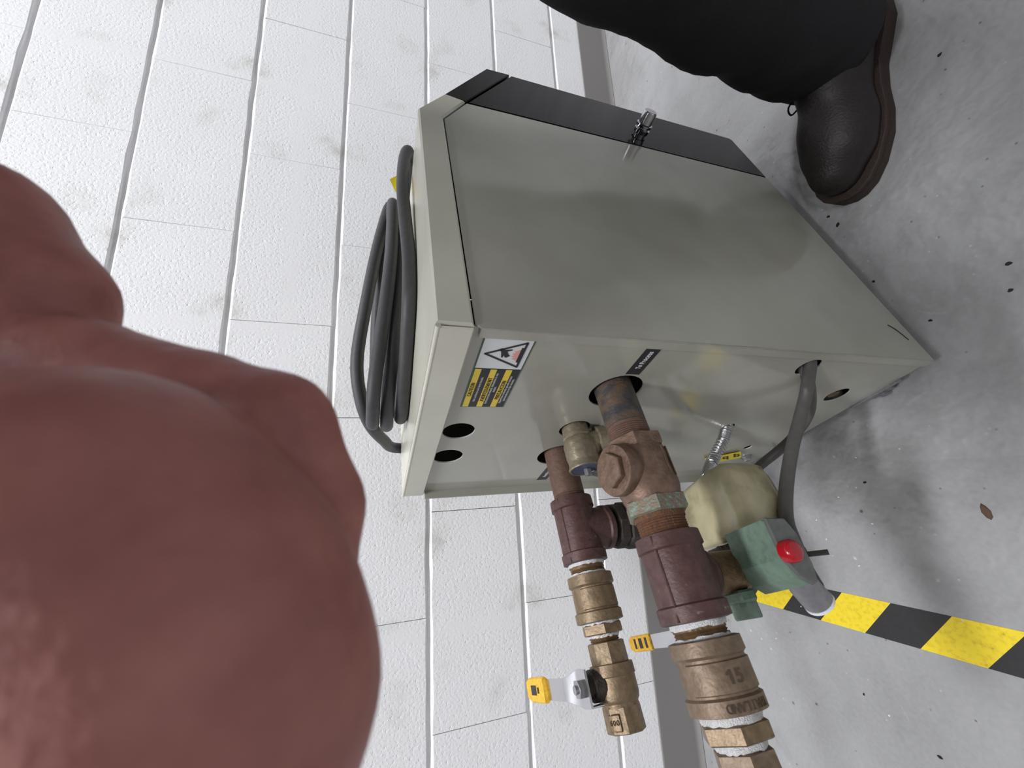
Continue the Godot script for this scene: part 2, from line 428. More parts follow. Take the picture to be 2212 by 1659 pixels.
func build_room() -> void:
	var c := MB.new(); c.box(Vector3(0, -0.1, 2.4), Vector3(9, 0.2, 5.4), 0.0)
	structure("floor", c, mats.floor)
	c = MB.new(); c.box(Vector3(0, 4.7, 2.4), Vector3(9, 0.2, 5.4)); structure("ceiling", c, mats.ceiling)
	c = MB.new(); c.box(Vector3(-4.4, 2.3, 2.4), Vector3(0.2, 4.6, 5.0)); structure("wall_left", c, mats.room_wall)
	c = MB.new(); c.box(Vector3(4.4, 2.3, 2.4), Vector3(0.2, 4.6, 5.0)); structure("wall_right", c, mats.room_wall)
	c = MB.new(); c.box(Vector3(0, 2.3, 4.9), Vector3(9, 4.6, 0.2)); structure("wall_front", c, mats.room_wall)
	# back wall of painted concrete blocks
	c = MB.new(); c.box(Vector3(0, 2.3, -0.115), Vector3(9, 4.6, 0.2))
	var wall := structure("wall_back", c, mats.wall)
	var H := 0.2032; var W := 0.4064
	var kinds: Array = []
	for k in 6: kinds.append(block_mesh(W - 0.0014, H - 0.0100, 100 + k))
	for row in 16:
		var off := 0.5575 if row % 2 == 1 else 0.3545
		for col in range(-7, 7):
			var x0 := off + col * W
			if row > 8 and (col < -3 or col > 4): continue
			var o := MeshInstance3D.new(); o.name = "block"; o.mesh = kinds[rng.randi() % 6]; o.material_override = mats.wall
			wall.add_child(o, true)
			o.position = Vector3(x0 + W / 2, (row + 0.5) * H, rng.randf_range(-0.0006, 0.0006))
			o.rotation.x = rng.randf_range(-0.004, 0.004)
		var jm := MB.new()
		mortar(jm, row * H + H, -2.6, 3.6, 200 + row)
		part("mortar_joint", jm, mats.wall, wall)
	# rubber cove base
	var bb := MB.new()
	var prof := PackedVector2Array([Vector2(0.0, 0.0), Vector2(0.016, 0.0), Vector2(0.0165, 0.002), Vector2(0.0095, 0.006), Vector2(0.006, 0.014), Vector2(0.0055, 0.1), Vector2(0.004, 0.102), Vector2(0.0, 0.102)])
	bb.prism(prof, Vector3(-2.6, 0, 0), Vector3(0, 0, 1), Vector3.UP, -6.2, 0.0)
	structure("baseboard_back", bb, mats.base)
	ceiling_light(Vector3(-0.6, 4.6, 1.7), "long ceiling light fitting near the back wall, left of the unit", 13.4)
	ceiling_light(Vector3(2.0, 4.6, 1.7), "long ceiling light fitting near the back wall, right of the unit", 13.4)
	ceiling_light(Vector3(-0.6, 4.6, 4.0), "long ceiling light fitting far from the back wall", 5.0)

func block_mesh(w: float, h: float, seed_: int) -> ArrayMesh:
	var r := RandomNumberGenerator.new(); r.seed = seed_
	var m := MB.new(); var n := 7
	var top: Array = []; var bot: Array = []
	for i in n + 1:
		var x := -w / 2 + w * i / n
		top.append([x, h / 2 + r.randf_range(-0.0014, 0.0008), r.randf_range(0.0012, 0.003)])
		bot.append([x, -h / 2 + r.randf_range(-0.0008, 0.0016), r.randf_range(0.0010, 0.0026)])
	var z0 := -0.016
	for i in n:
		var A: Array = top[i]; var B: Array = top[i + 1]; var C: Array = bot[i]; var D: Array = bot[i + 1]
		m.quad(Vector3(C[0], C[1] + C[2], 0), Vector3(D[0], D[1] + D[2], 0), Vector3(B[0], B[1] - B[2], 0), Vector3(A[0], A[1] - A[2], 0))
		m.quad(Vector3(A[0], A[1] - A[2], 0), Vector3(B[0], B[1] - B[2], 0), Vector3(B[0], B[1], -0.0022), Vector3(A[0], A[1], -0.0022))
		m.quad(Vector3(A[0], A[1], -0.0022), Vector3(B[0], B[1], -0.0022), Vector3(B[0], B[1], z0), Vector3(A[0], A[1], z0))
		m.quad(Vector3(C[0], C[1], -0.0022), Vector3(D[0], D[1], -0.0022), Vector3(D[0], D[1] + D[2], 0), Vector3(C[0], C[1] + C[2], 0))
		m.quad(Vector3(C[0], C[1], z0), Vector3(D[0], D[1], z0), Vector3(D[0], D[1], -0.0022), Vector3(C[0], C[1], -0.0022))
	for e in [[0, -1], [n, 1]]:
		var A: Array = top[e[0]]; var C: Array = bot[e[0]]
		var q := [Vector3(C[0], C[1], z0), Vector3(C[0], C[1] + C[2], 0), Vector3(A[0], A[1] - A[2], 0), Vector3(A[0], A[1], z0)]
		if e[1] < 0: m.quad(q[0], q[1], q[2], q[3])
		else: m.quad(q[3], q[2], q[1], q[0])
	return m.commit(20.0)

func mortar(m: MB, y: float, x0: float, x1: float, seed_: int) -> void:
	var r := RandomNumberGenerator.new(); r.seed = seed_
	var n := int((x1 - x0) / 0.045)
	var rows: Array = []
	for i in n + 1:
		var x := x0 + (x1 - x0) * i / n
		var j := r.randf_range(-0.0008, 0.0008); var d := r.randf_range(-0.0007, 0.0007)
		rows.append([Vector3(x, y - 0.0070, -0.0022 + d), Vector3(x, y - 0.0048 + j, -0.0030 + d), Vector3(x, y - 0.001 + j, -0.0054 + d), Vector3(x, y + 0.0026 + j, -0.0058 + d), Vector3(x, y + 0.0050 + j, -0.0046 + d), Vector3(x, y + 0.0070, -0.0022 + d)])
	for i in n:
		for k in 5: m.quad(rows[i][k], rows[i + 1][k], rows[i + 1][k + 1], rows[i][k + 1])

# ------------------------------------------------------------------ the temperature unit
const WID := 0.372
func build_unit() -> void:
	var t := thing("temperature_control_unit", "beige-grey sheet metal temperature control unit with black front, on casters", "machine", Vector3(0.29, 0, -0.186))
	var X := Vector3.RIGHT; var Y := Vector3.UP
	var PL: Material = mats.paint
	# lid: top with side skirts, front slope
	var m := MB.new()
	m.prism(PackedVector2Array([Vector2(0.001, 0.652), Vector2(0.361, 0.652), Vector2(0.427, 0.6165), Vector2(0.435, 0.645), Vector2(0.370, 0.6835), Vector2(0.001, 0.6835)]), Vector3.ZERO, X, Y, -WID - 0.002, 0.002, 0.0022)
	var lid := part("lid", m, mats.lid, t)
	m = MB.new(); m.box(Vector3(-0.0015, 0.6675, -WID / 2), Vector3(0.003, 0.031, WID + 0.002), 0.0014)
	m.lathe(Vector3(-0.0012, 0.6812, -WID - 0.001), Vector3(0, 0, 1), [Vector2(0, 0.0022), Vector2(WID + 0.002, 0.0022)], 14)
	part("rear_skirt", m, mats.lid, lid)
	# near side panel
	m = MB.new()
	m.prism(PackedVector2Array([Vector2(0.0, 0.045), Vector2(0.4305, 0.045), Vector2(0.4255, 0.6145), Vector2(0.3605, 0.6505), Vector2(0.004, 0.6505), Vector2(0.0, 0.6465)]), Vector3.ZERO, X, Y, -0.0016, 0.0, 0.0006)
	m.box(Vector3(0.0006, 0.346, -0.006), Vector3(0.0012, 0.60, 0.012))
	part("side_panel", m, PL, t)
	# far side panel with a lip standing out behind the back panel
	m = MB.new()
	m.prism(PackedVector2Array([Vector2(-0.009, 0.045), Vector2(0.4305, 0.045), Vector2(0.4255, 0.6145), Vector2(0.3605, 0.6505), Vector2(-0.009, 0.6505)]), Vector3.ZERO, X, Y, -WID, -WID + 0.0016, 0.0005)
	part("side_panel", m, PL, t)
	# back panel, cut through for pipes and cables
	var bp := CSGBox3D.new(); bp.name = "back_panel"; bp.size = Vector3(0.0016, 0.607, WID - 0.0036); bp.material = PL
	t.add_child(bp, true); bp.position = Vector3(0.0038, 0.3485, -WID / 2) - t.get_meta("base")
	for h in [[0.632, 0.181, 0.019], [0.634, 0.2495, 0.0195], [0.469, 0.091, 0.031], [0.482, 0.178, 0.0205], [0.4735, 0.256, 0.031], [0.228, 0.178, 0.0105], [0.236, 0.030, 0.0150], [0.113, 0.087, 0.0165], [0.121, 0.25, 0.007]]:
		var cy := CSGCylinder3D.new(); cy.operation = CSGShape3D.OPERATION_SUBTRACTION; cy.radius = h[2]; cy.height = 0.02; cy.sides = 40; cy.name = "opening"
		bp.add_child(cy, true); cy.rotation.z = PI / 2
		cy.position = Vector3(0.0038, h[0], -h[1]) - Vector3(0.0038, 0.3485, -WID / 2)
	# bottom pan, inner divider
	m = MB.new(); m.box(Vector3(0.289, 0.047, -WID / 2), Vector3(0.57, 0.002, WID - 0.006)); part("bottom_pan", m, PL, t)
	m = MB.new(); m.box(Vector3(0.428, 0.33, -WID / 2), Vector3(0.002, 0.56, WID - 0.006)); part("inner_divider", m, mats.dark, t)
	# black front
	m = MB.new()
	m.prism(PackedVector2Array([Vector2(0.4325, 0.045), Vector2(0.573, 0.045), Vector2(0.578, 0.05), Vector2(0.580, 0.5225), Vector2(0.4285, 0.613)]), Vector3.ZERO, X, Y, -WID, 0.0, 0.0015)
	var front := part("front_cover", m, mats.black, t, "glossy black front cover")
	m = MB.new()
	m.prism(PackedVector2Array([Vector2(0.4285, 0.6155), Vector2(0.5795, 0.5255), Vector2(0.5775, 0.566), Vector2(0.4362, 0.6445)]), Vector3.ZERO, X, Y, -WID - 0.001, 0.001, 0.0012)
	part("control_hood", m, mats.black, t, "sloping black hood above the front cover")
	# chrome thumb latch on the black front
	m = MB.new(); var o := Vector3(0.474, 0.3085, 0.0)
	m.lathe(o, Vector3.BACK, [Vector2(0.0, 0.0105), Vector2(0.004, 0.0105), Vector2(0.004, 0.0125), Vector2(0.010, 0.0132), Vector2(0.012, 0.0105), Vector2(0.014, 0.0135), Vector2(0.018, 0.0138), Vector2(0.019, 0.0115), Vector2(0.036, 0.0112), Vector2(0.0375, 0.0100)], 32)
	part("latch_knob", m, mats.chrome, front, "chrome latch knob")
	# casters
	for cxy in [[0.016, -0.080], [0.016, -0.300], [0.5, -0.060], [0.5, -0.310]]:
		m = MB.new(); var b := Vector3(cxy[0], 0, cxy[1])
		m.lathe(b + Vector3(-0.008, 0.0205, 0), Vector3.RIGHT, [Vector2(0, 0.017), Vector2(0.002, 0.0205), Vector2(0.014, 0.0205), Vector2(0.016, 0.017)], 24)
		var w := part("caster", m, mats.rubber, t)
		m = MB.new(); m.box(b + Vector3(0.006, 0.0440, 0), Vector3(0.045, 0.004, 0.075), 0.001)
		m.box(b + Vector3(0.011, 0.031, 0), Vector3(0.002, 0.026, 0.030)); m.box(b + Vector3(-0.011, 0.031, 0), Vector3(0.002, 0.026, 0.030))
		m.lathe(b + Vector3(-0.012, 0.0215, 0), Vector3.LEFT, [Vector2(0, 0.005), Vector2(0.004, 0.005)], 6)
		var fk := MeshInstance3D.new(); fk.name = "fork"; fk.mesh = m.commit(); fk.material_override = mats.zinc; w.add_child(fk, true)
	m = MB.new(); m.tube(curve([Vector3(0.059, 0.079, 0.0004), Vector3(0.050, 0.070, 0.0005), Vector3(0.034, 0.062, 0.0004)], 0.004), 0.0006, 6)
	part("scuff_mark", m, mats.ink, t)
	unit_labels(t)

func unit_labels(t: Node3D) -> void:
	# labels lie on the back panel: reading direction ex is towards the near side (+z), ey up
	var ex := Vector3(0, 0, 1); var ey := Vector3.UP; var ez := Vector3(-1, 0, 0); var x0 := 0.0028
	var plate := func(called: String, v0: float, v1: float, y0: float, y1: float, m: Material, lift: float, parent: Node3D) -> MeshInstance3D:
		var b := MB.new(); b.box(Vector3(x0 - lift, (y0 + y1) / 2, -(v0 + v1) / 2), Vector3(0.0003, y1 - y0, v1 - v0))
		return part(called, b, m, parent)
	var st: MeshInstance3D = plate.call("caution_label", 0.0125, 0.126, 0.5925, 0.6405, mats.label_green, 0.0, t)
	st.set_meta("label", "burn hazard label with yellow bars, green edge")
	plate.call("picture_field", 0.0135, 0.0565, 0.594, 0.639, mats.label_white, 0.0003, st)
	plate.call("text_field", 0.0580, 0.1245, 0.594, 0.6385, mats.ink, 0.0003, st)
	for k in 3:
		var yy := 0.6385 - k * 0.0152
		plate.call("yellow_bar", 0.0580, 0.1245, yy - 0.0062, yy, mats.label_yellow, 0.0005, st)
		var c := Vector3(x0 - 0.0008, yy - 0.0031, -0.0925)
		words(["CAUTION", "AVERTISSEMENT", "PRECAUCION"][k], 0.0040, c, ex, ey, mats.ink, st, 0.0002, "lettering", 0.95)
	words("Hot surfaces can burn hands.", 0.0022, Vector3(x0 - 0.0006, 0.6285, -0.0925), ex, ey, mats.label_grey, st, 0.0002)
	words("Surfaces très-chaud. Attention à vos", 0.0022, Vector3(x0 - 0.0006, 0.6150, -0.0912), ex, ey, mats.label_grey, st, 0.0002)
	words("mains.", 0.0022, Vector3(x0 - 0.0006, 0.6115, -0.0912), ex, ey, mats.label_grey, st, 0.0002)
	words("Superficie caliente puede causar", 0.0022, Vector3(x0 - 0.0006, 0.5998, -0.0925), ex, ey, mats.label_grey, st, 0.0002)
	words("quemaduras en las manos.", 0.0022, Vector3(x0 - 0.0006, 0.5963, -0.0925), ex, ey, mats.label_grey, st, 0.0002)
	# hot-surface pictogram
	var m := MB.new(); var cc := Vector2(-0.035, 0.611)      # (z, y)
	var tri_ := [Vector2(-0.0525, 0.5995), Vector2(-0.0175, 0.5995), Vector2(-0.035, 0.6345)]
	for i in 3:
		var a: Vector2 = tri_[i]; var b: Vector2 = tri_[(i + 1) % 3]
		var d := (b - a).normalized(); var nn := Vector2(-d.y, d.x) * 0.00105
		m.prism(PackedVector2Array([a - nn, b - nn, b + nn, a + nn]), Vector3(x0 - 0.0005, 0, 0), ex, ey, 0.0, 0.0003)
		var disc := PackedVector2Array()
		for k in 10: disc.append(a + Vector2.from_angle(TAU * k / 10) * 0.00105)
		m.prism(disc, Vector3(x0 - 0.0005, 0, 0), ex, ey, 0.0, 0.0003)
	m.prism(PackedVector2Array([Vector2(-0.0455, 0.6005), Vector2(-0.0245, 0.6005), Vector2(-0.0245, 0.6026), Vector2(-0.0455, 0.6026)]), Vector3(x0 - 0.0005, 0, 0), ex, ey, 0.0, 0.0003)
	# hand reaching down to the left
	m.prism(PackedVector2Array([Vector2(-0.0262, 0.6205), Vector2(-0.0285, 0.6175), Vector2(-0.0272, 0.611), Vector2(-0.0285, 0.6105), Vector2(-0.0302, 0.6148), Vector2(-0.0335, 0.6140), Vector2(-0.0362, 0.6110), Vector2(-0.0372, 0.6118), Vector2(-0.0352, 0.6148), Vector2(-0.0388, 0.6135), Vector2(-0.0392, 0.6148), Vector2(-0.0358, 0.6168), Vector2(-0.0392, 0.6172), Vector2(-0.039, 0.6186), Vector2(-0.035, 0.6190), Vector2(-0.031, 0.6205), Vector2(-0.0285, 0.6240)]), Vector3(x0 - 0.0005, 0, 0), ex, ey, 0.0, 0.0003)
	part("pictogram", m, mats.ink, st)
	m = MB.new()
	var fl := PackedVector2Array([Vector2(-0.044, 0.6027), Vector2(-0.0265, 0.6027)])
	for k in 9: fl.append(Vector2(lerpf(-0.0265, -0.044, (k + 1) / 10.0), 0.6045 + (0.0032 if k % 2 == 1 else 0.0) + 0.002 * sin(PI * k / 8.0)))
	m.prism(fl, Vector3(x0 - 0.0005, 0, 0), ex, ey, 0.0, 0.0002); part("steam_mark", m, mats.label_pink, st)
	var tp: MeshInstance3D = plate.call("to_process_strip", 0.004, 0.0575, 0.4585, 0.4755, mats.ink, 0.0, t)
	tp.set_meta("label", "black strip with white lettering")
	words("To Process", 0.0054, Vector3(x0 - 0.0004, 0.467, -0.033), ex, ey, mats.label_white, tp, 0.0002, "lettering", 0.72)
	var fp: MeshInstance3D = plate.call("from_process_strip", 0.296, 0.3485, 0.458, 0.475, mats.ink, 0.0, t)
	words("From Process", 0.0050, Vector3(x0 - 0.0004, 0.4665, -0.322), ex, ey, mats.label_white, fp, 0.0002, "lettering", 0.6)
	# hex bolt low on the back panel
	m = MB.new(); m.lathe(Vector3(x0, 0.088, -0.289), Vector3.LEFT, [Vector2(0, 0.010), Vector2(0.0015, 0.010)], 24); m.lathe(Vector3(x0 - 0.0015, 0.088, -0.289), Vector3.LEFT, [Vector2(0, 0.0065), Vector2(0.005, 0.0065), Vector2(0.006, 0.0055)], 6)
	part("bolt", m, mats.steel, t)
	# drain plug behind the lower opening
	m = MB.new(); m.lathe(Vector3(0.03, 0.113, -0.09), Vector3.LEFT, [Vector2(0, 0.012), Vector2(0.018, 0.012), Vector2(0.018, 0.008), Vector2(0.024, 0.0075)], 24)
	part("drain_plug", m, mats.old_brass, t)

# ------------------------------------------------------------------ pipe fittings (all along -x in machine axes; s = distance out from the back panel)
func at_s(s: float, y: float, v: float) -> Vector3: return Vector3(-s, y, -v)
func pf(pairs: Array) -> Array: return pairs.map(func(p): return Vector2(p[0], p[1]))
func threads(s0: float, s1: float, r: float, pitch := 0.0022) -> Array:
	var out: Array = []
	var n := int((s1 - s0) / pitch)
	for i in n:
		out.append(Vector2(s0 + i * pitch, r)); out.append(Vector2(s0 + (i + 0.5) * pitch, r - 0.0011))
	return out
func ragged_ring(o: Vector3, dir: Vector3, s0: float, s1: float, r: float, seed_: int) -> MB:
	# a wrap of sealing tape with a torn edge
	var m := MB.new(); m.lathe(o, dir, [Vector2(s0, r - 0.002), Vector2(s0, r), Vector2(lerpf(s0, s1, 0.5), r + 0.0004), Vector2(s1, r - 0.0002), Vector2(s1, r - 0.003)], 40)
	var rr := RandomNumberGenerator.new(); rr.seed = seed_
	var shift := {}
	for i in m.v.size():
		var key := Vector3i((m.v[i] * 20000.0).round())
		if not shift.has(key): shift[key] = dir * rr.randf_range(-0.0009, 0.0009) + (m.v[i] - o - dir * (m.v[i] - o).dot(dir)).normalized() * rr.randf_range(-0.0004, 0.0007)
		m.v[i] += shift[key]
	return m

func build_supply_line() -> void:
	var Yb := 0.473; var Vb := 0.0885
	var t := thing("supply_pipe_line", "thicker line of rusty pipe with bronze check valve, nearer the camera", "pipe", at_s(0.2, Yb - 0.03, Vb))
	var o := at_s(0, Yb, Vb); var d := Vector3.LEFT
	var m := MB.new()
	m.lathe(o, d, pf([[-0.10, 0.0211], [0.044, 0.0211]]), 40); part("pipe", m, mats.steel_pipe, t, "blackened rusty steel pipe")
	m = MB.new(); m.lathe(o, d, [Vector2(0.0435, 0.0211)] + threads(0.046, 0.0635, 0.0211) + [Vector2(0.0635, 0.018)], 40); part("threaded_end", m, mats.brown_pipe, t)
	# swing check valve
	m = MB.new()
	m.lathe(o, d, pf([[0.0605, 0.027], [0.0620, 0.0298], [0.0735, 0.0298], [0.0750, 0.0285]]), 6, PI / 6)
	var cv := part("check_valve_body", m, mats.bronze, t, "bronze swing check valve", 30)
	var bones := [[o + d * 0.072, o + d * 0.084, 0.0235, 0.0262], [o + d * 0.084, o + d * 0.112, 0.0262, 0.0270], [o + d * 0.112, o + d * 0.126, 0.0262, 0.022]]
	var up := Vector3(0, cos(0.16), sin(0.16)); var co := o + d * 0.0935
	bones.append([co + up * 0.010, co + up * 0.0225, 0.0235, 0.0205])
	part("bowl", sdf_body(bones, 0.0022, 0.010), mats.bronze, cv, "", 60)
	m = MB.new(); m.lathe(co, up, pf([[0.020, 0.0225], [0.0275, 0.0245], [0.0355, 0.0248], [0.0375, 0.0238]]), 48)
	var cap := part("bonnet_cap", m, mats.bronze, t)
	m = MB.new(); m.lathe(co, up, pf([[0.0370, 0.0172], [0.0425, 0.0172], [0.0435, 0.0162]]), 6, 0.35); part("hex_head", m, mats.bronze, cap, "", 25)
	m = MB.new()
	for k in [-1, 1]: m.box(co + Vector3(0.0, -0.004, 0.0) + Vector3(0, 0.0, 0.0268).rotated(Vector3.RIGHT, 0.32 + 0.14 * k), Vector3(0.030, 0.0016, 0.003), 0.0005, Basis(Vector3.RIGHT, 0.3))
	part("cast_plate", m, mats.bronze, cv)
	m = MB.new(); m.lathe(o, d, pf([[0.1235, 0.027], [0.1250, 0.0300], [0.1370, 0.0300], [0.1385, 0.0275]]), 6, PI / 6)
	part("end_hex", m, mats.patina, t, "bronze hex with green patina", 25)
	m = MB.new(); m.lathe(o, d, [Vector2(0.136, 0.0235), Vector2(0.1425, 0.0232)], 40); m.lathe(o, d, threads(0.1425, 0.159, 0.0222) + [Vector2(0.159, 0.02)], 40); part("rusty_nipple", m, mats.rust, t)
	# malleable tee, branch looking down
	m = MB.new()
	m.lathe(o, d, pf([[0.1560, 0.0250], [0.1568, 0.0285], [0.1680, 0.0290], [0.1695, 0.0268], [0.2110, 0.0268], [0.2125, 0.0290], [0.2235, 0.0288], [0.2245, 0.0245]]), 48)
	m.lathe(o + d * 0.190, Vector3(0, -0.8, -0.6), pf([[0.0, 0.0255], [0.028, 0.0255], [0.030, 0.0275], [0.036, 0.0275], [0.0365, 0.02]]), 48)
	var tee := part("pipe_tee", m, mats.red_iron, t, "dark red-brown malleable iron tee")
	m = MB.new(); m.tube([o + d * 0.1575 + Vector3(0, 0.0262, 0.0125), o + d * 0.169 + Vector3(0, 0.0245, 0.0118), o + d * 0.211 + Vector3(0, 0.0240, 0.0118), o + d * 0.223 + Vector3(0, 0.0262, 0.0125)], 0.0012, 6); part("casting_seam", m, mats.red_iron, tee)
	part("sealing_tape", ragged_ring(o, d, 0.2235, 0.2285, 0.0222, 5), mats.tape_white, t, "white sealing tape")
	m = MB.new(); m.lathe(o, d, [Vector2(0.22, 0.0208), Vector2(0.228, 0.0211)] + threads(0.230, 0.239, 0.0212), 40); part("close_nipple", m, mats.old_brass, t)
	part("sealing_tape", ragged_ring(o, d, 0.2345, 0.2372, 0.0215, 6), mats.tape_white, t)
	# bronze coupling with raised panel
	m = MB.new()
	m.lathe(o, d, pf([[0.2362, 0.0245], [0.2370, 0.0280], [0.2465, 0.0283], [0.2485, 0.0260], [0.2715, 0.0262], [0.2730, 0.0285], [0.2820, 0.0283], [0.2830, 0.024]]), 48)
	var cp := part("coupling", m, mats.cast_brass, t, "bronze coupling with raised panel and cast lettering")
	m = MB.new()   # raised casting panel wrapped round the barrel
	panel(m, o, d, 0.2500, 0.2705, 0.0256, 0.0275, deg_to_rad(8), deg_to_rad(140))
	part("raised_panel", m, mats.cast_brass, cp)
	part("sealing_tape", ragged_ring(o, d, 0.2825, 0.2880, 0.0218, 7), mats.tape_white, t)
	m = MB.new(); m.lathe(o, d, pf([[0.2875, 0.0235], [0.2885, 0.0255], [0.2975, 0.0255], [0.2985, 0.0240]]), 6, PI / 6); part("hex_bushing", m, mats.brass, t, "worn brass hex bushing", 25)
	part("sealing_tape", ragged_ring(o, d, 0.2980, 0.3035, 0.0178, 8), mats.tape_white, t)
	m = MB.new(); m.lathe(o, d, pf([[0.3030, 0.0185], [0.3040, 0.0215], [0.3250, 0.0225], [0.3260, 0.0215]]), 6, PI / 6)
	m.lathe(o, d, pf([[0.3255, 0.020], [0.3265, 0.0262], [0.345, 0.0270], [0.366, 0.0255], [0.368, 0.021], [0.39, 0.0205]]), 40)
	part("end_valve_body", m, mats.cast_brass, t, "hex-ended bronze valve body", 25)
	arc_words("15", 0.0085, o, d, 0.2605, 0.0274, 1.38, 1, mats.cast_brass, cp)
	arc_words("THAILAND", 0.0052, o, d, 0.2775, 0.0283, 1.5, -1, mats.cast_brass, cp)

# cast letters wrapped round a barrel; mid: angle from straight up towards +z; way 1 reads downwards, -1 upwards
func arc_words(text: String, size: float, o: Vector3, d: Vector3, s: float, r: float, mid: float, way: int, m: Material, parent: Node3D) -> void:
	var step := size * 0.86 / r
	for i in text.length():
		var a := mid + way * (i - (text.length() - 1) * 0.5) * step
		var n := Vector3(0, cos(a), sin(a)); var ey := Vector3.RIGHT * way
		words(text[i], size, o + d * s + n * r, ey.cross(n), ey, m, parent, 0.0009, "cast_letter")

# a patch of a cylinder about (o, d): angles measured from straight up towards the camera side (+z)
func panel(m: MB, o: Vector3, d: Vector3, s0: float, s1: float, r0: float, r1: float, a0: float, a1: float) -> void:
	var n := 14; var e := 0.0012
	var pt := func(s: float, a: float, r: float) -> Vector3: return o + d * s + Vector3(0, cos(a), sin(a)) * r
	for i in n:
		var b0 := lerpf(a0, a1, float(i) / n); var b1 := lerpf(a0, a1, float(i + 1) / n)
		m.quad(pt.call(s0 + e, b0, r1), pt.call(s0 + e, b1, r1), pt.call(s1 - e, b1, r1), pt.call(s1 - e, b0, r1))
		m.quad(pt.call(s0, b0, r0), pt.call(s0, b1, r0), pt.call(s0 + e, b1, r1), pt.call(s0 + e, b0, r1))
		m.quad(pt.call(s1 - e, b0, r1), pt.call(s1 - e, b1, r1), pt.call(s1, b1, r0), pt.call(s1, b0, r0))
	for q in [[a0, a0 - 0.04], [a1, a1 + 0.04]]:
		m.quad(pt.call(s0 + e, q[0], r1), pt.call(s1 - e, q[0], r1), pt.call(s1, q[1], r0), pt.call(s0, q[1], r0))

